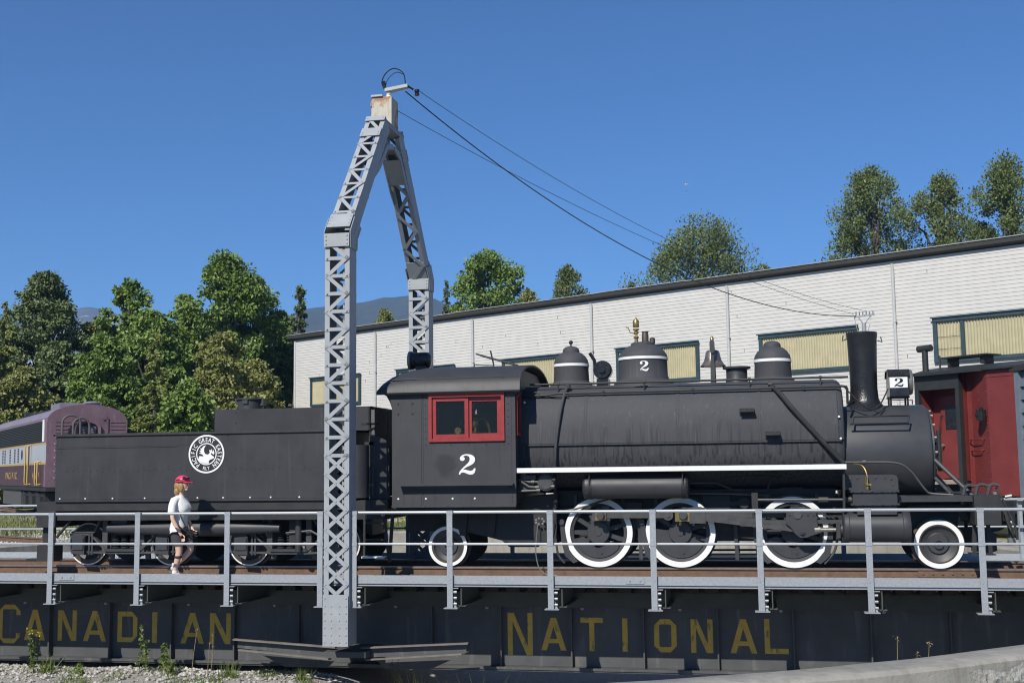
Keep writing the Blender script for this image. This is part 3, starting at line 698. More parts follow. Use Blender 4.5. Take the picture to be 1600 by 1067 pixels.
# rusty junction box, insulators and bracket on top
bx = MB(); bx.box(LX-.19, LX+.19, -.21, .21, ZT+.032, ZT+.56); jbx = bx.build('junction_box', RUSTY, gan)
d_ = MB(); d_.box(LX-.215, LX-.1905, -.17, .17, ZT+.07, ZT+.52); d_.cyl((LX-.21,-.19,ZT+.12),(LX-.21,-.19,ZT+.18),.02,n=6); d_.cyl((LX-.21,-.19,ZT+.40),(LX-.21,-.19,ZT+.46),.02,n=6); d_.build('box_lid', RUSTY, jbx, 0)
c_ = MB(); c_.box(LX-.20, LX+.02, -.24, .22, ZT+.565, ZT+.60); c_.build('box_cover', GALV, gan)
c_ = MB(); c_.lathe([(.06,0),(.06,.06),(.035,.08),(.05,.10),(.05,.14),(.03,.15),(.045,.17),(.045,.2),(.02,.22)], (LX+.07, 0, ZT+.562), n=12); c_.build('insulator', WHT, gan)
c_ = MB(); c_.prism([(LX+.02,-.09),(LX+.02,.09),(LX+.45,.05),(LX+.45,-.05)], ZT+.70, ZT+.76, lambda u, v, t: (u, v, t+ (u-LX)*.16)); c_.build('bracket_arm', GALV, gan)
c_ = MB(); c_.tube([(LX+.44,0,ZT+.80),(LX+.54,.05,ZT+.74)], .02, 6); c_.lathe([(.0,0),(.045,.01),(.045,.05),(.03,.06),(.05,.08),(.05,.12),(.0,.14)], (LX+.60, .08, ZT+.62), n=10); c_.build('insulator', GLOSS, gan)
def catmull(P, n=10):
    P = [Vector(p) for p in P]; Q = [P[0]]+P+[P[-1]]; out = []
    for i in range(1, len(Q)-2):
        for k in range(n):
            t = k/n; a, b, c, d = Q[i-1], Q[i], Q[i+1], Q[i+2]
            out.append(.5*((2*b)+(c-a)*t+(2*a-5*b+4*c-d)*t*t+(3*b-a-3*c+d)*t**3))
    return out+[P[-1]]
m = MB(); m.tube(catmull([(LX-.02,0,ZT+.78),(LX-.06,0,ZT+.62+.3),(LX+.02,0,ZT+1.08),(LX+.18,0,ZT+1.16),(LX+.36,0,ZT+1.05),(LX+.40,0,ZT+.80)]), .011, 6)
m.tube(catmull([(LX-.02,0.05,ZT+.78),(LX+.04,.05,ZT+.98),(LX+.2,.05,ZT+1.1),(LX+.36,.03,ZT+1.04)]), .008, 5)
tag(m.build('jumper_cable', GLOSS, None), 'short black cable looping over the top of the gantry box', 'cable')
m = MB(); m.tube([(LX+.0,0,ZT+.78),(LX-.03,.02,ZT+.93)], .03, 8); m.build('cable_clamp', GLOSS, gan)
# overhead wires to a bracketed pole behind the smokestack
RK = Vector((3.10, 13.0, 5.75))
def wire(A, B, sag, r, label, dark=GLOSS):
    A, B = Vector(A), Vector(B); pts = [A.lerp(B, i/40) - Vector((0,0,4*sag*(i/40)*(1-i/40))) for i in range(41)]
    m = MB(); m.tube(pts, r, 5); tag(m.build('overhead_wire', dark, None, 0), label, 'wire', 'wires from the gantry to the pole')
wire((LX+.40,0,ZT+.70), RK+Vector((-.1,0,0)), 1.10, .012, 'thick black sagging cable from the gantry top towards the smokestack')
wire((LX+.66,.08,ZT+.70), RK+Vector((.2,0,.12)), .62, .006, 'thin upper wire from the gantry insulator, above the thick cable')
wire((LX+.20,.1,ZT+.38), RK+Vector((-.15,0,.05)), .40, .006, 'thin lower wire leaving the side of the gantry box')
pole = thing('utility_pole', 'slim wire pole behind the smokestack with a rack of insulators on top', 'pole', (3.2, 13.0, -.15))
m = MB(); m.cyl((3.2,13,-.3),(3.2,13,5.55),.09,.06,10); m.build('mast', GALV, pole)
m = MB(); m.bar((2.95,13,5.72),(3.5,13,5.78),.05,.05); m.tube([(3.2,13,5.5),(3.05,13,5.74)], .015, 5); m.tube([(3.2,13,5.5),(3.4,13,5.76)], .015, 5)
for i in range(6): m.tube([(3.0+.09*i,13,5.75),(3.0+.09*i,12.95,5.86)], .018, 6)
m.tube(catmull([(2.95,13,5.74),(3.0,12.9,5.4),(3.1,12.95,5.1),(3.15,13,4.9)]), .01, 5); m.tube(catmull([(3.4,13,5.74),(3.35,12.9,5.5),(3.25,12.95,5.2)]), .01, 5)
m.build('insulator_rack', GALV, pole)
# ================================================================ STEAM LOCOMOTIVE
loco = thing('steam_locomotive', 'black steam locomotive with white wheel rims, red cab windows and a white number 2', 'locomotive', (-1.2, 0, .03))
RT = .03                                                  # rail top
# ---- boiler with its saddle-shaped casing
half = [(0,3.12),(.25,3.105),(.48,3.06),(.66,2.98),(.80,2.86),(.90,2.70),(.955,2.52),(.985,2.32),(.99,2.09)]
low = [(.965,2.065),(.955,1.90),(.91,1.74),(.82,1.58),(.68,1.43),(.5,1.32),(.25,1.26),(0,1.25)]
def section(sc=1.0, dz=0., pts=None):
    h = pts or (half+low); ring = [(-y*sc, z) for y, z in h] + [(y*sc, z) for y, z in reversed(h[1:-1])]
    return ring
def sweep(rings, caps=True):
    """rings: list of (x, [(y,z)...])"""
    m = MB(); n = len(rings[0][1]); vs = []
    for x, r in rings: vs += [(x, y, z) for y, z in r]
    fs = [(i*n+k, i*n+(k+1)%n, (i+1)*n+(k+1)%n, (i+1)*n+k) for i in range(len(rings)-1) for k in range(n)]
    if caps: fs += [tuple(reversed(range(n))), tuple((len(rings)-1)*n+k for k in range(n))]
    return m.add(vs, fs)
def shrink(r, d, cz=2.1):
    out = []
    for y, z in r:
        L_ = math.hypot(y, z-cz); f = max(.01, (L_-d)/L_) if L_ > 0 else 1
        out.append((y*f, cz+(z-cz)*f))
    return out
sec = section()
sweep([(-3.84, sec), (1.40, sec), (1.455, shrink(sec,.015)), (1.495, shrink(sec,.05)), (1.515, shrink(sec,.11))]).build('boiler_casing', BLKT, loco, 30)
for x in (-2.70, -1.16, .17): sweep([(x-.03, shrink(sec, -.005)), (x+.03, shrink(sec, -.005))], False).build('casing_strap', BLKT, loco, 30)
m = MB()
for q in (-1, 1):
    m.bar((-3.84, q*.985, 2.072), (1.45, q*.985, 2.072), .03, .022)
m.build('casing_ledge', BLKT, loco)
rv = MB()
for x in (-2.715,-2.685,-1.175,-1.145,.155,.185,1.41):
    for i in range(24):
        z = 2.10+.036*i; y = -np.interp(z, [p[1] for p in reversed(half)], [p[0] for p in reversed(half)]); rv.dome((x, y-.004, z), (0,-1,.1), .011)
for i in range(26): rv.dome((-3.80, -np.interp(2.06+.033*i, [p[1] for p in reversed(half)], [p[0] for p in reversed(half)])-.002, 2.06+.033*i), (0,-1,0), .0085)
rv.build('casing_rivets', BLK, loco)['kind'] = 'stuff'
def disc_ring(r, cz, n=44): return [(r*cos(2*pi*k/n), cz+r*sin(2*pi*k/n)) for k in range(n)]
CZ = 1.86; SR = .80
sweep([(1.45, disc_ring(SR,CZ)), (2.83, disc_ring(SR,CZ)), (2.86, disc_ring(SR-.012,CZ)), (2.88, disc_ring(SR-.05,CZ))]).build('smokebox', mat('smokebox_paint', (.056,.058,.064), .48, var=.14, scale=2.5, bump=.05, bscale=50), loco, 30)
m = MB(); m.lathe([(.0,.0),(SR-.06,.0),(SR-.06,.03),(.55,.05),(.5,.09),(.3,.14),(0,.16)], (2.88,0,CZ), 'x', 40); sd = m.build('smokebox_door', BLK, loco)
m = MB()
for k in range(18): a = 2*pi*k/18; m.cyl((2.90, .69*cos(a), CZ+.69*sin(a)), (2.955, .69*cos(a), CZ+.69*sin(a)), .025, n=6)
m.build('door_clamps', STEEL, sd)['kind'] = 'stuff'
m = MB(); m.bar((2.98,-.62,CZ+.15),(2.98,.3,CZ+.15),.05,.03); m.cyl((2.99,-.64,CZ-.3),(2.99,-.64,CZ+.35),.035,n=8); m.build('door_hinge', FRM, sd)
# ---- domes
def dome_thing(name, x, prof, band, m_=BLKT):
    m = MB(); m.lathe(prof, (x,0,0), 'z', 32); d = m.build(name, m_, loco, 35)
    b = MB(); r, z0, z1 = band; b.lathe([(r-.02,z0),(r,z0),(r,z1),(r-.02,z1)], (x,0,0), 'z', 36, close=True); b.build('white_band', WHT, d, 35, (0,0,0)); return d
def sand(z): return [(.42,z-.35),(.40,z+.02),(.335,z+.10),(.315,z+.12),(.305,z+.34),(.31,z+.375),(.31,z+.44),(.295,z+.50),(.25,z+.57),(.185,z+.625),(.15,z+.635),(.15,z+.655),(.14,z+.70),(.10,z+.735),(.04,z+.75),(0,z+.752)]
d1 = dome_thing('sand_dome', -3.06, sand(3.08), (.318, 3.46, 3.508))
m = MB(); m.lathe([(.0,3.83),(.018,3.835),(.012,3.86),(.035,3.88),(.04,3.905),(.02,3.935),(0,3.94)], (-3.06,0,0), 'z', 12); m.build('knob', BLK, d1, 40, (0,0,0))
d3 = dome_thing('sand_dome', .43, sand(3.06), (.318, 3.44, 3.488))
stm = [(.58,2.95),(.53,3.05),(.515,3.14),(.47,3.17),(.44,3.20),(.435,3.24),(.425,3.26),(.42,3.52),(.425,3.55),(.425,3.60),(.41,3.64),(.37,3.70),(.30,3.765),(.225,3.80),(.21,3.805),(.21,3.835),(.18,3.85),(0,3.852)]
d2 = dome_thing('steam_dome', -1.785, stm, (.433, 3.54, 3.585))
m = MB(); m.lathe([(.0,3.84),(.035,3.84),(.03,3.93),(.05,3.94),(.05,3.955),(.025,3.97),(.02,4.0),(.045,4.02),(.045,4.05),(.02,4.06),(.055,4.075),(.055,4.10),(.012,4.101)], (-1.895,-.02,0), 'z', 14); m.lathe([(.052,4.125),(.056,4.13),(.056,4.235),(.04,4.26),(.012,4.265),(.02,4.275),(.01,4.30),(0,4.31)], (-1.895,-.02,0), 'z', 14); m.tube([(-1.9,-.02,4.0),(-2.0,-.04,4.04),(-2.03,-.04,4.12),(-2.07,-.04,4.13)], .009, 6); m.build('whistle', BRASS, d2, 40, (0,0,0))
m = MB(); m.lathe([(.075,3.84),(.075,3.87),(.06,3.875),(.06,3.98),(.05,4.03),(.062,4.035),(.062,4.05),(0,4.052)], (-1.74,0,0), 'z', 14); m.lathe([(.05,3.84),(.05,3.93),(.03,3.94),(0,3.95)], (-1.62,.05,0), 'z', 10); m.build('safety_valve', mat('valve_bronze', (.14,.11,.085), .5, metal=.5, var=.3), d2, 40, (0,0,0))
# ---- the figure 2
def bez(pts, n=9):
    out = []
    for a, b, c, d in pts:
        for k in range(n):
            t = k/n; out.append(tuple((1-t)**3*a[i]+3*(1-t)**2*t*b[i]+3*(1-t)*t*t*c[i]+t**3*d[i] for i in (0,1)))
    return out
TWO = bez([((.02,.0),(.0,.14),(.14,.26),(.36,.44)), ((.36,.44),(.52,.57),(.60,.66),(.60,.76)), ((.60,.76),(.60,.87),(.52,.93),(.40,.93)), ((.40,.93),(.34,.93),(.28,.91),(.25,.87)),
           ((.25,.87),(.36,.86),(.38,.70),(.23,.67)), ((.23,.67),(.08,.66),(.03,.80),(.12,.89)), ((.12,.89),(.2,.97),(.30,1.0),(.46,1.0)), ((.46,1.0),(.70,1.0),(.88,.90),(.88,.74)),
           ((.88,.74),(.88,.58),(.76,.50),(.56,.42)), ((.56,.42),(.40,.36),(.30,.30),(.24,.24)), ((.24,.24),(.36,.28),(.48,.20),(.60,.19)), ((.60,.19),(.72,.18),(.78,.22),(.82,.30)),
           ((.82,.30),(.86,.32),(.90,.31),(.90,.29)), ((.90,.29),(.90,.10),(.80,.0),(.66,.0)), ((.66,.0),(.48,.0),(.36,.12),(.22,.11)), ((.22,.11),(.13,.105),(.10,.05),(.09,.0))], 6)
def numeral(h, fn, m_, parent, t=.004, wd=1.0):
    m = MB(); m.prism([((u-.45)*h*wd, (v-.5)*h) for u, v in TWO], 0, t, fn); return m.build('number_two', m_, parent, 0, (0,0,0) if parent.parent else None)
numeral(.18, lambda u, v, t: (-1.74+.4275*sin((u)/.425), -(.4225+t)*cos(u/.425), 3.41+v), WHT, d2, .004)
# ---- bell, vent, turbo-generator
m = MB(); m.lathe([(.218,3.395),(.22,3.41),(.19,3.44),(.152,3.50),(.13,3.58),(.12,3.64),(.10,3.675),(.04,3.69),(0,3.69)], (-.58,0,0), 'z', 24)
m.lathe([(0,3.39),(.20,3.396),(.218,3.395)], (-.58,0,0), 'z', 24); bell = m.build('bell', BELL, loco, 40)
m = MB(); m.prism([(-.04,3.06),(.04,3.06),(.035,3.42),(.022,3.60),(.042,3.66),(.042,3.80),(.025,3.84),(-.025,3.84),(-.042,3.80),(-.042,3.66),(-.022,3.60),(-.035,3.42)], -.25, -.228, lambda u, v, t: (-.58+u, t, v)); m.prism([(-.045,3.06),(.045,3.06),(.03,3.84),(-.03,3.84)], .228, .25, lambda u, v, t: (-.58+u, t, v)); m.bar((-.58,-.23,3.72),(-.58,.23,3.72),.07,.06); m.cyl((-.58,-.275,3.635),(-.58,-.23,3.635),.03,n=12); m.build('bell_yoke', BLK, bell, 40, (0,0,0))
m = MB(); m.lathe([(.035,3.84),(.03,3.88),(.012,3.905),(0,3.91)], (-.58,-.2,0), 'z', 12); m.build('bell_knob', BRASS, bell, 40, (0,0,0))
m = MB(); m.lathe([(.20,3.0),(.19,3.13),(.18,3.15),(.18,3.33),(.235,3.345),(.24,3.36),(.235,3.38),(.19,3.385),(.05,3.395),(0,3.396)], (-.18,0,0), 'z', 24); m.build('filler_hatch', BLK, loco, 40)
m = MB(); m.cyl((-2.47,-.38,3.37),(-2.47,.02,3.37),.145,n=22); m.lathe([(.165,-.30),(.165,-.24),(.15,-.22)],(-2.47,0,3.37),'y',22); m.cyl((-2.47,-.42,3.37),(-2.47,-.38,3.37),.06,n=10)
for k in range(8): m.dome((-2.47+.11*cos(k*pi/4), -.38, 3.37+.11*sin(k*pi/4)), (0,-1,0), .014)
m.box(-2.57,-2.37,-.35,0,3.06,3.22); m.tube([(-2.60,-.2,3.32),(-2.62,-.2,3.55),(-2.70,-.2,3.68)],.03,8); m.build('turbo_generator', GLOSS, loco, 40)
# ---- smokestack, headlight
m = MB(); m.lathe([(.40,2.56),(.33,2.64),(.27,2.70),(.235,2.78),(.222,2.95),(.225,3.2),(.235,3.5),(.245,3.78),(.255,3.84),(.258,3.87),(.256,3.90),(.225,3.90),(.20,3.6),(.19,3.0)], (1.92,0,0), 'z', 36); stk = m.build('smokestack', mat('stack_paint', (.021,.021,.022), .3, var=.3, scale=4, bump=.35, bscale=38), loco, 35)
m = MB()
for k in range(12): a = 2*pi*k/12; m.dome((1.92+.33*cos(a), .33*sin(a), 2.64), (cos(a), sin(a), 1), .016)
for a, r_, z in ((2.9,.26,3.80),(.1,.26,3.76)): m.tube([(1.92+r_*cos(a),0,z),(1.92+(r_+.07)*cos(a),-.02,z-.03),(1.92+(r_+.05)*cos(a),0,z+.06)], .012, 6)
m.build('stack_bolts', FRM, stk, 40, (0,0,0))
m = MB(); m.prism([(-.24,2.80),(.24,2.80),(.24,3.14),(.17,3.24),(-.17,3.24),(-.24,3.14)], 2.31, 2.62, lambda u, v, t: (t, u, v)); m.prism([(-.255,3.135),(-.18,3.25),(.18,3.25),(.255,3.135),(.25,3.12),(.17,3.225),(-.17,3.225),(-.25,3.12)], 2.29, 2.64, lambda u, v, t: (t, u, v)); hl = m.build('headlight', GLOSS, loco, 40)
m = MB(); m.lathe([(.0,.0),(.19,.0),(.215,.01),(.215,.05),(.20,.075),(.19,.08),(.17,.06),(0,.05)], (2.622,0,3.04), 'x', 30); m.build('lens_ring', STEEL, hl, 40, (0,0,0))
m = MB(); m.box(2.315,2.60,-.247,-.2405,2.94,3.115); np_ = m.build('number_plate', WHT, hl, 0, (0,0,0))
m = MB(); m.prism([((u-.45)*.145*1.15+2.458, (v-.5)*.145+3.027) for u, v in TWO], -.2505, -.2475, lambda u, v, t: (u, t, v)); m.build('number_two', GLOSS, np_, 0, (0,0,0))
m = MB(); m.box(2.30,2.63,-.2,.2,2.775,2.80)
for x in (2.33,2.60):
    for y in (-.16,.16): m.cyl((x,y,2.55),(x,y,2.78),.018,n=6)
m.tube([(2.28,-.245,2.70),(2.28,-.245,2.735),(2.66,-.245,2.735),(2.66,-.245,2.66)], .012, 6); m.build('headlight_bracket', FRM, loco)
m = MB(); m.tube(catmull([(1.55,-.66,2.95),(1.75,-.68,2.72),(1.95,-.62,2.58),(2.12,-.50,2.66),(2.28,-.26,2.92)]), .013, 6); m.tube(catmull([(2.0,-.6,2.56),(2.1,-.55,2.52),(2.2,-.4,2.62)]), .01, 5); m.build('headlight_conduit', FRM, loco)
# ---- pipes, handrails and steps on the casing
m = MB(); m.tube([(-3.70,-.62,3.12),(1.62,-.62,3.115)], .019, 8)
for x in (-3.2,-1.72,.03,1.18): m.tube([(x,-.62,3.12),(x,-.66,2.97)], .014, 6); m.lathe([(0,-.03),(.028,-.02),(.028,.02),(0,.03)], (x,-.62,3.12), 'x', 8)
m.build('handrail', FRM, loco)
m = MB(); m.tube(catmull([(-3.84,-.80,2.92),(-3.4,-.82,2.92),(-3.2,-.80,2.945)],6)+[Vector((1.50,-.80,2.955)),Vector((1.57,-.80,2.945)),Vector((1.585,-.79,2.91)),Vector((1.585,-.76,2.66))], .021, 8)
m.tube(catmull([(-3.84,-.78,3.02),(-3.6,-.79,2.98),(-3.3,-.82,2.90),(-3.0,-.84,2.905)],6), .014, 6)
for x in (-2.4,-.9,.9): m.dome((x,-.815,2.95),(0,-1,0),.03)
m.build('conduit_pipe', FRM, loco)
m = MB(); m.tube([(1.64,-.85,2.33),(1.66,-.80,2.455),(2.53,-.80,2.455),(2.50,-.85,2.34),(1.60,-.84,2.335)], .018, 8); m.build('grab_rail', FRM, loco)
m = MB(); m.tube(catmull([(.38,-.70,3.00),(.52,-.93,2.84),(.68,-1.02,2.62),(.92,-1.04,2.33),(1.2,-1.04,2.0),(1.46,-1.02,1.71)]), .037, 8); m.lathe([(.05,-.03),(.05,.03)],(.36,-.68,3.02),'x',8); m.build('sand_pipe', FRM, loco)
m = MB(); m.tube(catmull([(-3.04,-.66,3.06),(-3.07,-.82,2.92),(-3.12,-1.00,2.60),(-3.19,-1.03,2.1),(-3.22,-1.0,1.70),(-3.24,-.95,1.2),(-3.3,-.85,.55)]), .026, 8); m.lathe([(0,-.04),(.05,-.03),(.05,.03),(0,.04)],(-3.03,-.66,3.07),'z',8); m.build('sand_pipe', BLKT, loco)
for x, z in ((-.03, 2.56), (.37, 2.175)):
    m = MB(); y = -.96 if z > 2.4 else -1.0; m.box(x-.12,x+.12,y-.13,y+.06,z+.02,z+.035); m.box(x-.12,x+.12,y-.13,y-.115,z-.005,z+.0195); m.box(x-.12,x+.12,y-.02,y+.05,z-.05,z+.06)
    for q in (-.08,0,.08): m.dome((x+q,y-.02,z+.05),(0,-1,0),.013)
    m.build('casing_step', FRM, loco)
for x in (-3.5,-3.48): pass
wb = MB()
for x, z in ((1.425,2.45),(1.44,2.10),(-3.74,2.80)): wb.dome((x,-.99 if z < 2.5 else -.92,z),(0,-1,0),.022)
wb.build('painted_bolts', WHT, loco)
# ---- running boards
for q in (-1, 1):
    a, b = sorted((q*.80, q*1.395)); box('running_board', BLK, loco, -3.82, 1.47, a, b, 1.635, 1.675)
    a, b = sorted((q*1.397, q*1.415)); box('white_edge', WHT, loco, -3.85, 1.475, a, b, 1.615, 1.692)
    for x in (-3.1,-1.75,-.15,1.15): box('board_step', BLK, loco, x-.14,x+.14,*sorted((q*1.0,q*1.2)),1.6755,1.70)
    # main air reservoir under the board
    y = q*1.13; m = MB(); m.lathe([(0,-2.74),(.10,-2.735),(.17,-2.715),(.198,-2.68),(.198,-1.04),(.17,-1.005),(.10,-.985),(0,-.98)], (0,y,1.37), 'x', 30); ar = m.build('air_reservoir', BLK, loco, 35)
    for x in (-2.60,-1.08): m = MB(); m.lathe([(.199,x-.03),(.206,x-.03),(.206,x+.03),(.199,x+.03)], (0,y,1.37), 'x', 30, close=True); m.bar((x,y+q*.2,1.4),(x,y+q*.2,1.63),.05,.012); m.build('reservoir_strap', FRM, ar, 40, (0,0,0))
    m = MB()
    for x, dx in ((-2.69,-1),(-1.03,1)):
        for k in range(22): a = 2*pi*k/22; m.dome((x, y+.197*cos(a), 1.37+.197*sin(a)), (0,cos(a),sin(a)), .012)
    m.build('reservoir_bolts', FRM, ar, 40, (0,0,0))['kind'] = 'stuff'
m = MB(); m.tube([(-1.0,-1.13,1.42),(-.55,-1.1,1.42),(-.3,-.9,1.30),(.25,-.9,1.28),(.32,-.9,1.45),(.36,-.95,1.5)], .02, 8); m.tube(catmull([(-.6,-1.0,1.42),(-.3,-.95,1.5),(.2,-.9,1.52),(.5,-.85,1.5)]), .012, 6); m.build('air_pipe', FRM, loco)
# ---- cab
XC0, XC1, YC = -5.93, -3.80, 1.45
def wall_poly():
    o = [(XC0,1.08),(XC1,1.08),(XC1,3.02),(-6.06,3.02),(-6.03,2.94),(-5.97,2.84),(XC0,2.72)]
    hole = [(-5.22,2.19),(-4.04,2.19),(-4.04,2.90),(-5.22,2.90)]
    return [o, hole]
for q in (-1, 1):
    m = MB(); a, b = (q*YC, q*(YC-.02)); m.prism(wall_poly(), a, b, lambda u, v, t: (u, t, v)); m.build('cab_side', BLKC, loco, 0)
    # window: frame with two sashes
    y0 = q*YC
    def rect(x0,x1,z0,z1,d): return [[(x0,z0),(x1,z0),(x1,z1),(x0,z1)],[(x0+d,z0+d),(x1-d,z0+d),(x1-d,z1-d),(x0+d,z1-d)]]
    m = MB(); m.prism(rect(-5.28,-3.98,2.145,2.945,.055), q*(YC+.035), q*(YC-.03), lambda u, v, t: (u, t, v)); m.bar((-5.29,q*(YC+.04),2.955),(-3.97,q*(YC+.04),2.955),.06,.02); fr = m.build('window_frame', RED, loco, 0)
    for i, (a, b) in enumerate(((-5.222,-4.60),(-4.625,-4.04))):
        yo = q*(YC-.0 - .035*i)
        s_ = MB(); s_.prism(rect(a,b,2.2025,2.8875,.075 if i else .065), yo, yo-q*.03, lambda u, v, t: (u, t, v)); sh = s_.build('window_sash', RED, fr, 0, (0,0,0))
        g_ = MB(); g_.box(a+.06,b-.06,*sorted((yo-q*.014,yo-q*.018)),2.26,2.83); g_.build('window_pane', GLASS, fr, 0, (0,0,0))
    m = MB()
    m.box(-5.78,-3.83,*sorted((q*YC,q*(YC+.15))),1.415,1.44); m.box(-5.72,-3.9,*sorted((q*YC+q*.001,q*(YC+.09))),1.37,1.4145)
    m.build('arm_ledge', BLKC, loco)
    m = MB(); m.box(-5.93,-3.80,*sorted((q*(YC+.001),q*(YC+.03))),1.06,1.095); m.build('cab_sill', BLKC, loco)
    sm_ = MB(); sm_.box(-5.435,-5.415,*sorted((q*YC,q*(YC+.007))),1.10,2.98); sm_.build('seam_strip', BLKC, loco)
    r_ = MB()
    for i in range(44): r_.dome((-5.385,q*YC,1.14+.042*i),(0,q,0),.0105)
    for i in range(44): r_.dome((-3.87,q*YC,1.14+.042*i),(0,q,0),.0105)
    for i in range(9): r_.dome((-5.34,q*YC,2.1+.11*i),(0,q,0),.013); r_.dome((-3.92,q*YC,2.1+.11*i),(0,q,0),.013)
    for i in range(5): r_.dome((-5.2+.3*i,q*YC,2.09),(0,q,0),.013); r_.dome((-5.2+.3*i,q*YC,3.0),(0,q,0),.013)
    for x, z in ((-5.82,2.8),(-5.57,2.8),(-5.82,2.63),(-5.57,2.63)): r_.dome((x,q*YC,z),(0,q,0),.022)
    r_.build('cab_rivets', BLK, loco)['kind'] = 'stuff'
    w_ = MB()
    for x, z in ((-6.02,2.985),(-5.75,2.96),(-5.43,2.955),(-5.12,2.985),(-4.24,2.99),(-3.9,2.985)): w_.dome((x,q*(YC+.002),z),(0,q,0),.017)
    for x in (-5.82,-5.34,-4.88,-4.5): w_.dome((x,q*YC,1.20),(0,q,0),.02)
    w_.build('painted_bolts', WHT, loco)
    m = MB(); m.tube([(-6.05,q*(YC+.012),2.955),(-5.42,q*(YC+.012),2.945),(-5.40,q*(YC+.012),2.92)], .014, 6); m.build('drip_strip', BLK, loco)
m = MB(); m.prism([((u-.45)*.34*.95-4.63, (v-.5)*.34+1.765) for u, v in TWO], -YC-.001, -YC-.005, lambda u, v, t: (u, t, v)); m.build('number_two', WHT, loco, 0)
def roof_ring(hz, k=0., top=3.50):
    """half-barrel roof section; k = how far the rear end droops"""
    o = []; n = 16
    for i in range(n+1):
        a = pi*i/n; y = -1.56*cos(a); z = 2.98 + (top-2.98-k)*sin(a)**.85
        o.append((y, z))
    i_ = [(y*.985, z-.03) for y, z in reversed(o)]
    return o+i_
R0 = roof_ring(0)
sweep([(-6.17, roof_ring(0,.36)), (-6.12, roof_ring(0,.22)), (-6.02, roof_ring(0,.12)), (-5.85, roof_ring(0,.045)), (-5.6, roof_ring(0,.01)), (-5.3, R0), (-3.70, R0)]).build('cab_roof', BLKC, loco, 35)
m = MB(); m.tube([(-5.95,-1.46,3.17),(-5.90,-1.47,3.14),(-4.0,-1.47,3.15)], .013, 6); m.tube([(-5.93,-1.45,3.20),(-4.02,-1.45,3.21),(-3.98,-1.46,3.18),(-4.0,-1.47,3.15)], .013, 6); m.bar((-5.5,-1.45,3.185),(-3.75,-1.45,3.195),.02,.05); m.build('roof_slide_rail', FRM, loco)
m = MB(); m.bar((-4.72,-.1,3.72),(-3.99,-.1,3.50),.5,.025,(0,0,1)); m.tube([(-4.40,-.3,3.50),(-4.46,-.3,3.77)], .015, 6); m.tube([(-4.75,-.36,3.47),(-4.74,-.36,3.52),(-4.40,-.36,3.50),(-4.38,-.36,3.45)], .012, 6); m.build('roof_hatch', BLK, loco)
m = MB(); m.lathe([(.0,.0),(.155,.0),(.165,.02),(.165,.06),(.15,.07),(.15,.30),(.14,.36),(.08,.40),(0,.41)], (-6.03,0,3.66), 'x', 26); m.box(-5.9,-5.7,-.1,.1,3.45,3.56); bl = m.build('rear_headlight', GLOSS, loco)
m = MB(); m.lathe([(.15,-.012),(.172,-.01),(.172,.035),(.15,.04)], (-6.03,0,3.66), 'x', 26, close=True); m.build('lens_ring', STEEL, bl, 40, (0,0,0))
m = MB(); m.lathe([(0,0),(.06,.0),(.06,.012),(.045,.02),(0,.025)], (-5.84,-.152,3.66), 'y', 14); m.build('lamp_boss', FRM, bl, 40, (0,0,0))
# cab front wall, floor, backhead and fittings
m = MB(); m.prism([[(-YC+.021,1.1),(YC-.021,1.1),(YC-.021,3.0),(1.3,3.2),(.8,3.38),(-.8,3.38),(-1.3,3.2),(-YC+.021,3.0)],[(-1.36,2.25),(-1.06,2.25),(-1.06,2.95),(-1.36,2.88)],[(1.06,2.25),(1.36,2.25),(1.36,2.88),(1.06,2.95)]], -3.845, -3.82, lambda u, v, t: (t, u, v)); m.build('cab_front', BLKC, loco, 0)
for q in (-1,1):
    m = MB(); m.prism([[(q*1.38,2.23),(q*1.04,2.23),(q*1.04,2.97),(q*1.38,2.90)],[(q*1.33,2.29),(q*1.09,2.29),(q*1.09,2.91),(q*1.33,2.85)]], -3.815, -3.775, lambda u, v, t: (t, u, v)); m.build('front_window_frame', RED, loco, 0)
box('cab_floor', FRM, loco, -5.9, -3.85, -1.42, 1.42, 1.10, 1.14)
m = MB(); m.lathe([(0,-4.62),(.85,-4.62),(.88,-4.58),(.88,-3.85)], (0,0,2.05), 'x', 30); bh = m.build('backhead', FRM, loco)
m = MB()
for y, z, r_ in ((-.5,2.55,.09),(-.2,2.72,.1),(.15,2.6,.08),(.45,2.4,.07),(-.35,2.3,.06)): m.cyl((-4.72,y,z),(-4.62,y,z),r_,n=14)
m.tube([(-4.66,-.75,2.8),(-4.8,-.7,2.65),(-4.8,-.62,2.4),(-4.68,-.6,2.1)], .022, 8); m.tube([(-4.7,-.5,2.55),(-4.85,-.85,2.5),(-4.9,-.95,2.35)], .02, 8); m.cyl((-4.9,-.98,2.34),(-4.9,-.88,2.34),.06,n=12); m.cyl((-4.75,-.9,2.2),(-4.75,-.9,2.34),.05,n=12); m.cyl((-4.68,-.98,2.42),(-4.68,-.90,2.42),.055,n=12); m.tube([(-4.64,.2,2.9),(-4.8,0,2.8),(-4.8,-.3,2.62)], .02, 8)
m.build('cab_gauges', BRASS, bh, 40, (0,0,0))
m = MB(); m.lathe([(0,2.02),(.05,2.03),(.05,2.16),(.075,2.18),(.075,2.30),(.03,2.33),(.03,2.40),(.06,2.42),(.06,2.50),(.02,2.53),(0,2.55)], (-4.57,-1.04,0), 'z', 14); m.tube(catmull([(-4.55,-1.04,2.46),(-4.45,-1.02,2.54),(-4.36,-1.02,2.44),(-4.32,-1.0,2.22)]), .022, 7); m.cyl((-4.66,-1.12,2.12),(-4.48,-1.12,2.12),.04,n=12); m.build('lubricator', BRASS, bh, 40, (0,0,0))
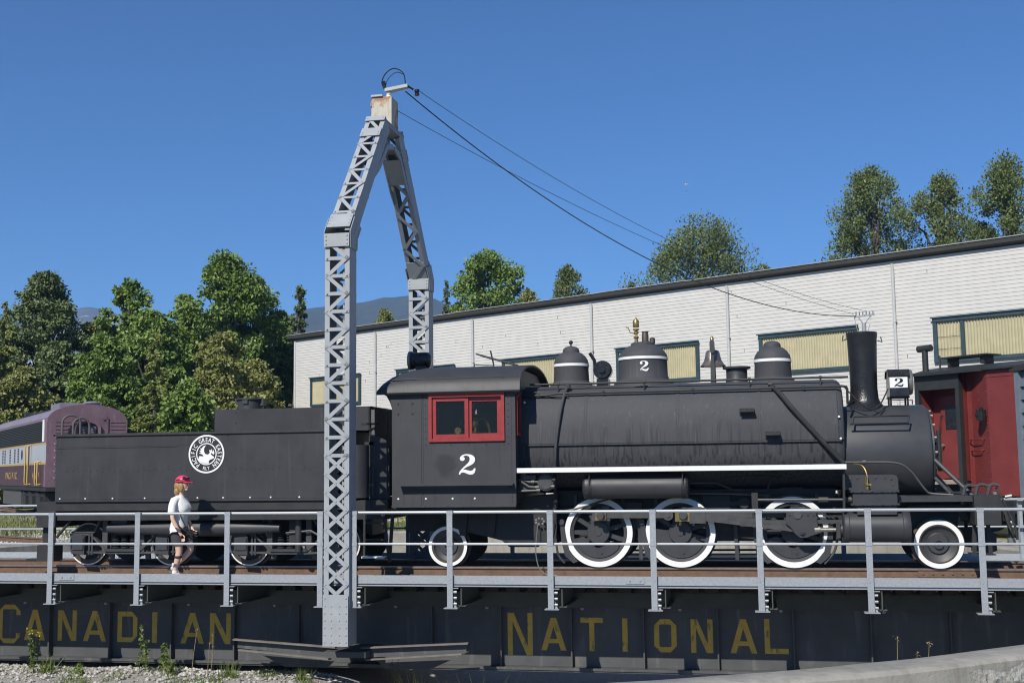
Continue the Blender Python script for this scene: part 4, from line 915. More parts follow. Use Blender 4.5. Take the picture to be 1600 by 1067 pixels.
m = MB(); m.tube([(-6.06,-1.30,1.30),(-6.06,-1.30,2.66),(-5.95,-1.30,2.68)], .016, 6); m.build('cab_grab_rail', FRM, loco)
# injector and piping below the running board beside the cab
m = MB(); m.cyl((-3.34,-1.27,1.45),(-3.34,-1.02,1.45),.135,n=22); m.cyl((-3.34,-1.29,1.45),(-3.34,-1.27,1.45),.11,n=20); m.lathe([(.15,-1.2),(.15,-1.14)],(-3.34,0,1.45),'y',20)
m.tube([(-3.75,-1.25,1.60),(-3.75,-1.25,1.50),(-3.62,-1.25,1.46),(-3.47,-1.25,1.46)], .022, 8); m.tube([(-3.60,-1.2,1.62),(-3.60,-1.2,1.52),(-3.5,-1.2,1.52),(-3.42,-1.2,1.56)], .02, 8); m.tube([(-3.8,-1.25,1.50),(-3.62,-1.25,1.38),(-3.45,-1.25,1.37)], .022, 8)
m.tube([(-3.8,-1.25,1.31),(-3.44,-1.25,1.32)], .02, 8); m.box(-3.72,-3.5,-1.28,-1.1,1.50,1.57); m.box(-3.8,-3.55,-1.2,-1.0,1.33,1.52)
for x, z in ((-3.7,1.6),(-3.55,1.46),(-3.48,1.37),(-3.46,1.32),(-3.22,1.38),(-3.2,1.5)): m.lathe([(0,-.04),(.035,-.03),(.035,.03),(0,.04)], (x,-1.26,z), 'x', 8)
m.build('injector', ROD, loco)
m = MB(); m.tube([(-3.20,-1.05,1.6),(-3.22,-1.02,1.2),(-3.23,-.95,.75)], .02, 8); m.lathe([(0,-.05),(.05,-.03),(.05,.03),(0,.05)],(-3.22,-1.02,1.15),'z',8); m.build('drain_pipe', FRM, loco)
# ---- frames and firebox
for q in (-1, 1):
    a, b = sorted((q*.52, q*.60)); m = MB(); m.prism([(-5.9,1.02),(-5.9,.62),(-4.4,.62),(-4.1,.35),(-3.6,.35),(-3.4,.62),(-3.1,.62),(-3.0,.45),(1.5,.45),(1.6,.6),(3.2,.6),(3.3,1.15),(-3.2,1.02)], a, b, lambda u, v, t: (u, t, v)); m.build('main_frame', FRM, loco)
m = MB(); m.prism([(-5.25,1.08),(-5.15,.72),(-4.6,.58),(-3.95,.42),(-3.25,.42),(-3.2,1.25)], -.85, .85, lambda u, v, t: (u, t, v)); m.box(-5.9,-3.84,-1.35,1.35,.96,1.079); m.build('ash_pan', FRM, loco)
m = MB(); m.box(-3.3,1.35,-.62,.62,1.04,1.30); m.box(-.75,-.35,-.75,.75,.65,1.2); m.box(-2.1,-1.8,-.75,.75,.65,1.1); m.build('frame_stretcher', FRM, loco)
for x in (-4.85,-4.35):
    m = MB(); m.prism([(-.05,-.22),(.05,-.22),(.08,.05),(.08,.2),(-.08,.2),(-.08,.05)], -.9, -.86, lambda u, v, t: (x+u, t, .78+v)); m.build('frame_hanger', FRM, loco)
# ---- springs, equalisers and pipe runs among the wheels
for q in (-1, 1):
    for x in (-2.53,-1.17,.645):
        m = MB()
        for j in range(5): m.box(x-.42+.06*j, x+.42-.06*j, *sorted((q*.61,q*.70)), 1.215+.022*j, 1.234+.022*j)
        m.build('leaf_spring', FRM, loco)
        for d in (-.4,.4): MB().bar((x+d,q*.655,1.22),(x+d,q*.655,.86),.035,.05,(1,0,0)).build('spring_hanger', ROD, loco)
    m = MB(); m.tube(catmull([(-3.3,q*.9,.95),(-2.9,q*.92,1.0),(-2.0,q*.92,1.22),(-.6,q*.92,1.24),(.3,q*.92,1.2)]), .018, 6); m.build('drain_line', ROD, loco)
    m = MB(); m.bar((-3.1,q*.74,.20),(1.15,q*.74,.22),.03,.035); m.build('brake_rod', FRM, loco)
    m = MB(); m.tube(catmull([(1.30,q*.80,1.0),(1.34,q*.82,.6),(1.28,q*.80,.3),(1.12,q*.78,.10)]), .022, 7); m.build('sand_pipe', ROD, loco)
    m = MB(); m.tube(catmull([(-3.25,q*.85,.5),(-3.22,q*.82,.25),(-3.12,q*.78,.10)]), .02, 7); m.build('sand_pipe', ROD, loco)
    for x in (-1.85,-.28): m = MB(); m.cyl((x,q*.66,.82),(x,q*.80,.82),.045,n=10); m.bar((x,q*.75,.82),(x+.02,q*.75,.16),.05,.06,(1,0,0)); m.build('brake_hanger', BLK, loco)
# ---- wheels
def wheel_meshes(R, width, spokes, cw, hubr, pin=None, name='w', rimw=.095, solid=False):
    """axis along y, outer face towards -y"""
    out = {}
    m = MB(); m.lathe([(R-.10,-.065),(R-.004,-.065),(R,-.055),(R-.008,.065),(R+.028,.072),(R+.028,.098),(R-.10,.098)], axis='y', n=56, close=True); out['tyre'] = m.mesh('tyre', TREAD, 35)
    m = MB(); m.lathe([(R-rimw,-.064),(R-rimw,-.071),(R-.006,-.071),(R-.006,-.064)], axis='y', n=56, close=True); out['white_rim'] = m.mesh('white_rim', WHT, 35)
    m = MB(); ri = R-.099
    if solid:
        m.lathe([(0,-.03),(hubr*.35,-.03),(hubr*.36,-.055),(hubr*.5,-.055),(hubr*.52,-.02),(hubr,-.02),(hubr*1.06,.0),(ri*.62,.012),(ri*.86,-.01),(ri,-.03),(ri,.06),(0,.06)], axis='y', n=40)
    else:
        m.lathe([(ri-.055,-.04),(ri,-.05),(ri,.06),(ri-.055,.05)], axis='y', n=56, close=True)
        m.lathe([(0,-.11),(hubr*.30,-.11),(hubr*.32,-.10),(hubr*.95,-.10),(hubr,-.09),(hubr,.08),(0,.08)], axis='y', n=36)
        for k in range(spokes):
            a = 2*pi*(k+.5)/spokes; m.bar((hubr*.9*cos(a),.01,hubr*.9*sin(a)), ((ri-.03)*cos(a),.01,(ri-.03)*sin(a)), .07, .05, (0,1,0))
    out['wheel_centre'] = m.mesh('wheel_centre', BLK, 35)
    if cw:
        a0, a1, r0 = cw; pol = [((ri-.058)*cos(a), (ri-.058)*sin(a)) for a in np.linspace(a0, a1, 22)] ; pol += [(r0*cos(a), r0*sin(a)) for a in (a1, (a1*.6+a0*.4), (a0*.6+a1*.4), a0)]
        m = MB(); m.prism(pol, -.058, .04, lambda u, v, t: (u, t, v)); m.dome((.05,-.058,-.35),(0,-1,0),.02); out['counterweight'] = m.mesh('counterweight', BLK, 30)
    if pin:
        px, pz = pin; m = MB(); m.prism([(px-.14,pz+.02),(-hubr*.95,.0),(hubr*.95,0),(px+.14,pz+.02),(px+.09,pz+.13),(px-.09,pz+.13)], -.075, .05, lambda u, v, t: (u, t, v)); out['crank_boss'] = m.mesh('crank_boss', BLK, 35)
    return out
PINX, PINZ = .065, .285
DW = wheel_meshes(.577, .14, 11, (radians(195), radians(325), .26), .19, (PINX, PINZ))
DW2 = wheel_meshes(.577, .14, 11, (radians(172), radians(335), .10), .19, (PINX, PINZ))
TW = wheel_meshes(.345, .14, 0, None, .15, solid=True, rimw=.06)
LW = wheel_meshes(.385, .14, 0, None, .15, solid=True, rimw=.078)
def put_wheel(name, parts, x, z, root, y=.755, sides=(-1, 1), hw=()):
    for sg in sides:
        M = Matrix.Translation(Vector((x, sg*y, z))-root.location) @ (Matrix.Identity(4) if sg < 0 else Matrix.Rotation(pi, 4, 'Z'))
        o = link(name, parts['wheel_centre'], root, mat4=M)
        for k in ('tyre', 'white_rim', 'counterweight', 'crank_boss'):
            if k in parts: link(k, parts[k], o)
    a = MB(); a.cyl((x,-y,z),(x,y,z),.075,n=12); a.build('axle', FRM, root)
for x, P_ in ((-2.53,DW),(-1.17,DW2),(.645,DW)): put_wheel('driving_wheel', P_, x, RT+.577, loco)
put_wheel('trailing_wheel', TW, -5.13, RT+.345, loco)
put_wheel('leading_wheel', LW, 2.885, RT+.385, loco, y=.765)
# crank pins, rods, crosshead, brasses (both sides)
for q in (-1, 1):
    zp = RT+.577+PINZ; xs = [x+PINX for x in (-2.53,-1.17,.645)]; Y = lambda d: q*(.755+d)
    for x in xs: MB().cyl((x,Y(.05),zp),(x,Y(.36),zp),.062,n=14).build('crank_pin', ROD, loco)
    m = MB(); m.box(xs[0]+.09,xs[1]-.25,*sorted((Y(.16),Y(.21))),zp-.045,zp+.045); m.box(xs[1]+.1,xs[2]-.1,*sorted((Y(.16),Y(.21))),zp-.045,zp+.045)
    for x in (xs[0], xs[2]): m.box(x-.15,x+.15,*sorted((Y(.15),Y(.195))),zp-.09,zp+.09); m.box(x+.03,x+.13,*sorted((Y(.15),Y(.22))),zp+.09,zp+.15)
    m.cyl((xs[1]-.25,Y(.14),zp),(xs[1]-.25,Y(.24),zp),.085,n=18); m.cyl((xs[1]-.25,Y(.24),zp),(xs[1]-.25,Y(.255),zp),.035,n=12)
    m.box(xs[1]-.14,xs[1]+.14,*sorted((Y(.15),Y(.205))),zp-.1,zp+.1); m.build('side_rod', ROD, loco)
    box('rod_brass', BRASS, loco, xs[0]-.09,xs[0]+.09,*sorted((Y(.197),Y(.235))),zp-.085,zp+.085); box('rod_brass', BRASS, loco, xs[1]-.13,xs[1]+.10,*sorted((Y(.24),Y(.30))),zp-.10,zp+.10)
    m = MB(); m.cyl((xs[0],Y(.235),zp+.0),(xs[0],Y(.26),zp),.07,n=18); m.cyl((xs[1],Y(.30),zp),(xs[1],Y(.325),zp),.075,n=18); m.cyl((xs[1],Y(.325),zp),(xs[1],Y(.33),zp),.02,n=8); m.build('pin_cap', ROD, loco)
    # main rod from second driver to crosshead
    xh, zh = .78, .625
    m = MB(); m.box(xs[1]+.10,xs[1]+.36,*sorted((Y(.235),Y(.305))),zp-.13,zp+.125); m.box(xs[1]-.02,xs[1]+.3,*sorted((Y(.25),Y(.29))),zp+.105,zp+.135); m.bar((xs[1]+.3,Y(.27),zp-.02),(xh-.1,Y(.27),zh+.06),.05,.13,(0,0,1)); m.cyl((xh,Y(.23),zh),(xh,Y(.31),zh),.09,n=16)
    for k in (0,.12): m.cyl((xs[1]-.05+k*1.8,Y(.27),zp-.16),(xs[1]-.05+k*1.8,Y(.27),zp-.10),.022,n=8)
    m.build('main_rod', ROD, loco)
    # crosshead and guides
    m = MB(); m.prism([(.54,.925),(1.00,.925),(1.02,.72),(1.03,.60),(.90,.56),(.84,.535),(.74,.535),(.66,.60),(.60,.70),(.52,.76)], Y(.315), Y(.345), lambda u, v, t: (u, t, v))
    for i in range(5): m.dome((.59+.095*i,Y(.345),.885),(0,q,0),.018)
    m.cyl((.775,Y(.345),.625),(.775,Y(.375),.625),.045,n=14); m.cyl((.775,Y(.375),.625),(.775,Y(.39),.625),.02,n=8); m.box(.54,1.0,*sorted((Y(.20),Y(.314))),.80,.92); m.build('crosshead', BLK, loco)
    m = MB(); m.box(.02,1.40,*sorted((Y(.22),Y(.30))),.925,.985); m.box(.02,1.40,*sorted((Y(.23),Y(.30))),.755,.81); m.build('guide_bar', ROD, loco)
    m = MB(); m.cyl((1.0,Y(.30),.655),(1.40,Y(.30),.655),.035,n=12); m.cyl((.97,Y(.30),.655),(1.06,Y(.30),.655),.055,n=12); m.build('piston_rod', STEEL, loco)
    m = MB(); m.cyl((1.30,Y(.30),.655),(1.44,Y(.30),.655),.10,n=16); m.box(1.30,1.36,*sorted((Y(.2),Y(.42))),.53,.78); m.build('stuffing_box', BLK, loco)
    # cylinder, steam chest
    yc = q*1.10; m = MB(); m.lathe([(0,1.40),(.17,1.40),(.235,1.41),(.25,1.43),(.25,1.49),(.238,1.50),(.238,2.30),(.25,2.31),(.25,2.40),(.24,2.42),(.17,2.43),(0,2.43)], (0,yc,.70), 'x', 34); cyl = m.build('steam_cylinder', BLK, loco, 35)
    m = MB(); m.box(1.62,2.22,*sorted((q*.80,q*1.30)),.90,1.02); m.build('chest_foot', BLK, loco)
    m = MB(); a, b = sorted((q*.80, q*1.31)); m.box(1.56,2.23,a,b,1.022,1.245); m.box(1.53,2.26,a-.03*(q<0),b+.03*(q>0),1.045,1.075); m.box(1.53,2.26,a-.03*(q<0),b+.03*(q>0),1.2455,1.285); m.build('steam_chest', BLK, loco)
    m = MB(); rr = .08; pol = [(1.48,1.285),(1.48,1.42),(1.50,1.48),(1.56,1.50),(2.16,1.50),(2.23,1.48),(2.25,1.42),(2.25,1.285)]; m.prism(pol, q*.78, q*1.06, lambda u, v, t: (u, t, v)); m.prism([(u*1.0+(.03 if u > 1.9 else -.03), v+.02 if v > 1.3 else v) for u, v in pol], q*1.061, q*1.09, lambda u, v, t: (u, t, v)); m.build('saddle_flange', BLK, loco)
    b_ = MB()
    for x, z in ((1.53,1.36),(1.55,1.45),(1.66,1.47),(1.80,1.47),(1.94,1.47),(2.08,1.47),(2.18,1.45),(2.20,1.36)): b_.dome((x,q*1.09,z),(0,q,0),.022)
    for x in (1.57,1.7,1.85,2.0,2.15,2.22): b_.dome((x,q*1.345,1.265),(0,q,0),.016); b_.dome((x,q*1.345,1.06),(0,q,0),.014)
    b_.build('flange_bolts', ROD, loco)['kind'] = 'stuff'
    m = MB(); m.tube([(.1,Y(.30),1.135),(1.56,Y(.32),1.13)], .022, 8); m.cyl((1.05,Y(.31),1.13),(1.2,Y(.31),1.13),.045,n=12); m.cyl((1.45,Y(.32),1.13),(1.56,Y(.32),1.13),.05,n=12); m.tube([(2.24,q*1.05,1.13),(2.38,q*1.05,1.13)], .06, 12); m.build('valve_rod', ROD, loco)
    m = MB(); m.bar((1.44,q*1.30,1.62),(1.42,q*1.30,.98),.05,.035,(1,0,0)); m.bar((.05,q*1.0,1.25),(.05,q*1.0,.74),.05,.10,(1,0,0)); m.build('guide_yoke', FRM, loco)
    m = MB(); m.cyl((1.78,Y(.5) if 0 else q*1.2,1.49),(1.78,q*1.2,1.30),.008,n=6); m.tube(catmull([(1.60,q*1.0,1.70),(1.74,q*1.12,1.66),(1.80,q*1.18,1.52),(1.80,q*1.2,1.33)]), .010, 6); m.build('oil_pipe', BRASS, loco)
    m = MB(); m.lathe([(0,1.285),(.02,1.29),(.02,1.34),(.035,1.35),(.035,1.38),(0,1.40)], (1.80,q*1.2,0), 'z', 10); m.tube([(1.80,q*1.2,1.36),(1.86,q*1.22,1.36)], .012, 6); m.build('oil_cup', BRASS, loco)
    # valve-gear links between frames and brake gear
    m = MB(); m.bar((-.45,q*.66,.95),(-.28,q*.66,.62),.06,.10,(1,0,0)); m.bar((-.9,q*.66,.60),(.2,q*.66,.68),.05,.06); m.bar((-.6,q*.7,1.05),(.3,q*.7,1.10),.05,.07); m.cyl((-.12,q*.66,1.08),(-.12,q*.78,1.08),.09,n=14); m.box(-.7,-.25,*sorted((q*.62,q*.72)),.9,1.02); m.build('valve_gear', FRM, loco)
    for x, s_ in ((-3.18,1),(-1.83,1),(.0,1),(1.28,-1)):
        m = MB(); m.prism([(0,.80),(.07,.80),(.10,.55),(.16,.30),(.30,.13),(.22,.10),(.08,.22),(.02,.45)], q*.70, q*.83, lambda u, v, t: (x+u*s_, t, v)); m.cyl((x+.03*s_,q*.66,.78),(x+.03*s_,q*.86,.78),.05,n=10); m.build('brake_shoe', BLK, loco)
    # pilot sill, rear end
    m = MB(); m.box(2.20,3.40,*sorted((q*.55,q*1.18)),1.155,1.18); m.box(2.20,3.40,*sorted((q*1.15,q*1.18)),1.09,1.154); m.build('front_deck', BLK, loco)
    m = MB(); m.prism([(2.28,.75),(2.35,.93),(2.5,1.02),(3.3,1.03),(3.38,.80),(3.30,.78),(3.2,.9),(2.6,.92),(2.42,.85),(2.36,.74)], q*.62, q*.70, lambda u, v, t: (u, t, v)); m.build('truck_frame', FRM, loco)
    m = MB(); m.tube([(2.76,q*.62,1.90),(3.42,q*1.0,1.15)], .034, 10); m.lathe([(0,-.05),(.085,-.04),(.085,.03),(.05,.06),(0,.06)], (2.74,q*.64,1.90), 'x', 14); m.build('front_brace', ROD, loco)
    m = MB(); m.tube([(2.80,q*.45,1.60),(3.10,q*.85,1.20)], .028, 8); m.build('front_brace', ROD, loco)
    m = MB(); m.tube([Vector((1.48,q*1.02,1.72)),Vector((2.10,q*1.0,1.715))]+catmull([(2.2,q*1.0,1.71),(2.36,q*1.0,1.67),(2.50,q*1.0,1.55),(2.62,q*1.0,1.38),(2.70,q*1.0,1.27),(2.78,q*1.0,1.215),(3.1,q*1.05,1.19)]), .018, 8); m.lathe([(0,-.04),(.035,-.03),(.035,.03),(0,.04)], (1.78,q*1.01,1.72), 'x', 8); m.build('deck_handrail', ROD, loco)
    m = MB(); m.box(3.32,3.66,*sorted((q*.75,q*1.22)),.27,.285); m.bar((3.38,q*1.0,.28),(3.40,q*1.0,.74),.06,.02,(0,1,0)); m.bar((3.62,q*1.0,.28),(3.60,q*1.0,.74),.06,.02,(0,1,0)); m.prism([(3.40,.30),(3.66,.26),(3.78,.30),(3.78,.56),(3.70,.62),(3.42,.60)], q*.6, q*.66, lambda u, v, t: (u, t, v)); m.build('footboard', FRM, loco)
m = MB(); m.box(3.36,3.74,-1.32,1.32,.74,1.19); m.build('pilot_beam', FRM, loco)
m = MB(); m.box(3.74,3.95,-.16,.16,.78,1.02); m.prism([(3.95,.17),(4.14,.12),(4.20,-.02),(4.10,-.10),(4.02,-.02),(3.95,-.17)], .74, 1.06, lambda u, v, t: (u, v, t)); m.build('coupler', FRM, loco)
m = MB()
for x, zt in ((3.34,1.34),(3.52,1.35),(3.70,1.35)): m.tube(catmull([(x-.10,-1.1,1.19),(x-.06,-1.1,zt-.03),(x+.0,-1.1,zt),(x+.08,-1.1,zt-.02)],6), .026, 7)
m.tube([(3.34,-1.1,1.33),(3.72,-1.1,1.34)], .014, 6); m.build('flag_hooks', ROD, loco)
m = MB(); m.tube([(3.74,-1.05,1.30),(3.82,-1.1,1.12),(3.98,-1.1,.70),(4.0,-1.1,.50)], .018, 8); m.tube(catmull([(3.80,-.5,1.2),(3.9,-.5,1.05),(4.0,-.55,.7),(4.02,-.6,.48)]), .035, 8); m.build('air_hose', FRM, loco)
m = MB(); m.box(3.96,4.07,-.64,-.56,.40,.50); m.tube([(3.95,-.6,1.14),(4.05,-.6,1.16)], .03, 8); m.box(3.79,3.84,-.55,-.45,1.15,1.22); m.build('hose_coupling', STEEL, loco)
m = MB(); m.tube(catmull([(-3.53,-.95,.78),(-3.55,-1.0,.55),(-3.56,-1.05,.3),(-3.5,-1.1,.05),(-3.38,-1.1,-.06),(-3.2,-1.08,-.09)]), .009, 6)
tag(m.build('hanging_wire', STEEL, None), 'thin pale wire hanging from under the cab down to the walkway', 'wire')
m = MB()
for i in range(7): a = i*.9; m.lathe([(0,-.012),(.02,-.01),(.02,.01),(0,.012)], (-3.50+.07*cos(a),-.95,.80+.05*sin(a)), 'y', 8)
m.build('drain_cocks', STEEL, loco)

# ================================================================ TENDER
ten = thing('tender', 'long black coal tender with a round white railway emblem behind the locomotive', 'tender', (-9.3, 0, .03))
def rrect(x0, x1, y, r, n=5):
    o = []
    for cx_, cy_, a0 in ((x1-r,y-r,0),(x0+r,y-r,pi/2),(x0+r,-y+r,pi),(x1-r,-y+r,1.5*pi)):
        for k in range(n+1): a = a0+pi/2*k/n; o.append((cx_+r*cos(a), cy_+r*sin(a)))
    return o
m = MB(); m.prism(rrect(-12.24,-6.98,1.40,.03), 1.19, 2.38, lambda u, v, t: (u, v, t)); tk = m.build('tender_tank', BLKTN, ten, 40)
m = MB()
for q in (-1, 1): m.box(-12.26,-6.98,*sorted((q*1.401,q*1.43)),2.355,2.395)
m.box(-12.28,-12.245,-1.43,1.43,2.355,2.395); m.build('top_angle', BLKTN, ten)
m = MB(); m.prism(rrect(-6.92,-6.42,1.38,.2), 1.22, 2.12, lambda u, v, t: (u, v, t)); m.build('water_leg', BLKTN, ten, 40)
for q in (-1.2, 1.17): MB().prism([(-6.42,1.2),(-6.05,1.2),(-6.05,2.06),(-6.12,2.20),(-6.25,2.26),(-6.42,2.27)], q, q+.03, lambda u, v, t: (u, t, v)).build('front_wing', BLKTN, ten, 0)
m = MB()
for i in range(22):
    m.dome((-6.32,-1.2,1.25+.042*i),(0,-1,0),.008)
m.tube([(-6.40,-1.24,1.25),(-6.39,-1.24,1.75)],.012,6); m.tube([(-6.34,-1.24,1.25),(-6.33,-1.24,1.75)],.012,6); m.box(-6.41,-6.31,-1.25,-1.22,1.42,1.46); m.build('wing_fittings', ROD, ten)
m = MB(); m.prism(rrect(-9.42,-6.48,.95,.05), 2.381, 2.80, lambda u, v, t: (u, v, t)); m.build('coal_bunker', BLKTN, ten, 40)
m = MB(); m.prism(rrect(-6.475,-6.40,.93,.02), 2.1, 2.74, lambda u, v, t: (u, v, t)); m.build('bunker_front', mat('dusty_plate', (.16,.155,.14), .7, var=.25, scale=3), ten, 0)
m = MB(); m.lathe([(.235,2.80),(.235,3.0),(.265,3.01),(.265,3.035),(.24,3.04),(0,3.05)], (-9.08,-.1,0), 'z', 26); m.tube([(-9.36,-.1,3.03),(-9.30,-.1,3.02),(-8.86,-.1,3.02)], .02, 6); m.box(-9.36,-9.29,-.18,-.02,2.95,3.04); m.box(-8.88,-8.80,-.18,-.02,2.90,3.03); m.box(-9.13,-9.03,-.36,-.33,2.93,3.0); m.build('filler_hatch', BLK, ten, 40)
m = MB(); m.lathe([(.135,-.012),(.155,-.012),(.155,.012),(.135,.012)], (-6.41,-1.15,2.48), 'z', 22, close=True); m.cyl((-6.41,-1.15,2.1),(-6.41,-1.15,2.49),.02,n=8); m.bar((-6.55,-1.15,2.48),(-6.27,-1.15,2.48),.03,.018); m.bar((-6.41,-1.29,2.48),(-6.41,-1.01,2.48),.03,.018); m.box(-6.50,-6.33,-1.2,-1.08,2.12,2.17); m.build('brake_wheel', FRM, ten, 40)
m = MB()
for x0, x1, z in ((-12.2,-7.0,1.235),): 
    for i in range(120): m.dome((x0+(x1-x0)*i/119,-1.4,z),(0,-1,0),.011)
for i in range(46): m.dome((-12.2+i*.062,-1.4,2.17),(0,-1,0),.011)
for i in range(44):
    m.dome((-12.0+i*.115,-1.4,1.735+(.012 if i % 2 else -.012)),(0,-1,0),.012)
for i in range(16): m.dome((-9.40,-.95,2.42+.022*i),(0,-1,0),.008)
for x, z in ((-11.58,2.33),(-8.93,2.32),(-8.99,2.74),(-8.99,2.56)): m.dome((x,-1.4 if z < 2.38 else -.95,z),(0,-1,0),.018)
m.build('tank_rivets', BLKTN, ten)['kind'] = 'stuff'
m = MB()
for x in (-12.13,-11.63,-11.1,-10.48,-9.48,-9.0,-8.5,-8.12,-7.6): m.dome((x,-1.402,1.245),(0,-1,0),.018)
m.build('painted_bolts', WHT, ten)
box('seam_strip', BLKTN, ten, -12.24, -9.9, -1.408, -1.401, 2.14, 2.155)
m = MB(); m.prism([[(-12.24,1.188),(-7.0,1.188),(-7.0,1.03),(-12.24,1.03)]], -1.36, 1.36, lambda u, v, t: (u, t, v)); m.box(-12.3,-6.1,-1.30,1.30,.86,.95); m.build('tender_frame', FRM, ten, 0)
m = MB(); m.box(-6.98,-6.05,-1.32,1.32,1.03,1.186); m.box(-6.75,-6.35,-1.33,-1.31,1.0,1.18); m.build('front_beam', FRM, ten, 0)
m = MB(); m.box(-12.62,-12.245,-1.34,1.34,.74,1.19); m.build('rear_beam', FRM, ten, 0)
m = MB(); m.bar((-12.50,-1.2,.74),(-12.50,-1.2,.25),.12,.04,(0,1,0)); m.bar((-12.36,-1.2,.74),(-12.36,-1.2,.28),.07,.04,(0,1,0)); m.box(-12.62,-12.28,-1.3,-1.02,.14,.42); m.box(-12.86,-12.60,-1.25,-1.05,.15,.175); m.bar((-12.30,-1.2,.55),(-12.02,-1.2,.86),.03,.05,(0,1,0)); m.build('rear_step', FRM, ten)
m = MB(); m.bar((-6.46,-1.3,1.0),(-6.47,-1.3,.24),.035,.035,(0,1,0)); m.bar((-6.15,-1.3,1.0),(-6.02,-1.3,.14),.045,.035,(0,1,0)); m.bar((-5.98,-1.25,.95),(-6.03,-1.28,.15),.05,.05,(0,1,0)); m.bar((-6.46,-1.3,.80),(-6.14,-1.3,.80),.03,.03); m.bar((-6.46,-1.3,.52),(-6.1,-1.3,.52),.03,.03); m.build('ladder_step', FRM, ten)
box('step_tread', WHT, ten, -6.48, -6.10, -1.42, -1.22, .215, .245)
TWH = wheel_meshes(.385, .14, 0, None, .12, solid=True, rimw=.028)
for x in (-11.89,-10.25,-8.76,-7.08): put_wheel('tender_wheel', TWH, x, RT+.385, ten)
for xa, xb in ((-11.89,-10.25),(-8.76,-7.08)):
    xm = (xa+xb)/2
    for q in (-1, 1):
        y = q*1.02; m = MB()
        for pts in ([(xa-.22,.60),(xa+.18,.60),(xm-.32,.30),(xm+.32,.30),(xb-.18,.60),(xb+.22,.60)], [(xa-.2,.64),(xa+.25,.64),(xm-.45,.86),(xm+.45,.86),(xb-.25,.64),(xb+.2,.64)], [(xa-.2,.30),(xm-.3,.27),(xm+.3,.27),(xb+.2,.30)]):
            for (u0,v0),(u1,v1) in zip(pts, pts[1:]): m.bar((u0,y,v0),(u1,y,v1),.10,.032,(0,0,1))
        for u in (xm-.36,xm+.36): m.bar((u,y,.28),(u,y,.86),.07,.10,(1,0,0))
        m.build('arch_bar_frame', ROD, ten)
        for u in (xa, xb):
            m = MB(); m.prism([(-.15,.26),(.10,.24),(.10,.56),(.05,.60),(-.12,.60),(-.15,.56)], q*1.0, q*1.13, lambda a, v, t: (u+a, t, v)); m.box(u-.13,u+.08,*sorted((q*1.131,q*1.15)),.33,.54); m.bar((u+.16,q*1.06,.24),(u+.16,q*1.06,.62),.035,.035,(1,0,0)); m.bar((u+.22,q*1.06,.24),(u+.22,q*1.06,.62),.035,.035,(1,0,0)); m.build('journal_box', BLK, ten)
        m = MB()
        for k in (-.17,.0,.17):
            z = .36
            for j in range(7): m.lathe([(.05,-.016),(.07,0),(.05,.016)], (xm+k, q*1.0, z+.045*j), 'z', 12)
        m.box(xm-.34,xm+.34,*sorted((q*.92,q*1.1)),.30,.345); m.build('bolster_spring', BLK, ten)
        m = MB(); m.bar((xa+.5,q*.9,.22),(xm-.3,q*.95,.34),.05,.05); m.bar((xb-.5,q*.9,.22),(xm+.3,q*.95,.34),.05,.05); m.bar((xa+.46,q*.8,.15),(xa+.50,q*.8,.62),.09,.05,(0,1,0)); m.bar((xb-.46,q*.8,.15),(xb-.50,q*.8,.62),.09,.05,(0,1,0)); m.build('brake_rigging', ROD, ten)
m = MB(); st = [(-11.32,.085,.71),(-10.9,.10,.71),(-10.0,.135,.705),(-9.2,.14,.705),(-8.6,.11,.71),(-8.05,.075,.71)]
m.tube([(x,-1.12,z) for x, r, z in st], [r for x, r, z in st], 14); m.build('long_air_tank', BLK, ten, 40)
m = MB(); m.box(-12.2,-6.6,-.45,.45,.55,.86); m.box(-11.2,-10.9,-1.1,1.1,.6,.86); m.box(-7.9,-7.7,-1.1,1.1,.45,.9); m.build('centre_sill', FRM, ten)
box('tank_bracket', BLK, ten, -11.25,-10.95,-1.16,-.9,.80,.86); box('tank_bracket', BLK, ten, -8.22,-8.0,-1.2,-1.0,.88,.96); m = MB(); m.tube([(-7.72,-1.12,.30),(-7.72,-1.12,.88)], .06, 10); m.tube([(-7.95,-1.12,.62),(-7.5,-1.12,.66),(-7.2,-1.12,.5)], .02, 6); m.build('brake_hanger', BLK, ten)
# ---- the round emblem with lettering
_txt = {}
def glyph(ch, bold=.012):
    if ch not in _txt:
        cu = bpy.data.curves.new('glyph', 'FONT'); cu.body = ch; cu.size = 1.0; cu.extrude = .02; cu.offset = bold; cu.align_x = 'CENTER'; cu.resolution_u = 4
        o = bpy.data.objects.new('glyph', cu); COL.objects.link(o); dg = bpy.context.evaluated_depsgraph_get()
        me = bpy.data.meshes.new_from_object(o.evaluated_get(dg)); v = np.array([p.co[:] for p in me.vertices]); f = [tuple(p.vertices) for p in me.polygons]
        bpy.data.objects.remove(o); bpy.data.curves.remove(cu); bpy.data.meshes.remove(me); _txt[ch] = (v, f)
    return _txt[ch]
HX, HZ, HY = -9.32, 2.005, -1.4045
def face(u, v, t): return (HX+u, HY-t, HZ+v)
def ring2(r, n=56): return [(r*cos(2*pi*k/n), r*sin(2*pi*k/n)) for k in range(n)]
m = MB(); m.prism(ring2(.335), 0, .003, face); em = m.build('emblem', mat('emblem_ground', (.022,.022,.025), .5, var=.1), ten, 0)
m = MB(); m.prism([ring2(.335), ring2(.305)], .0035, .006, face); m.prism([ring2(.192), ring2(.174)], .0035, .006, face); m.build('emblem_rings', WHT, em, 0, (0,0,0))
m = MB()
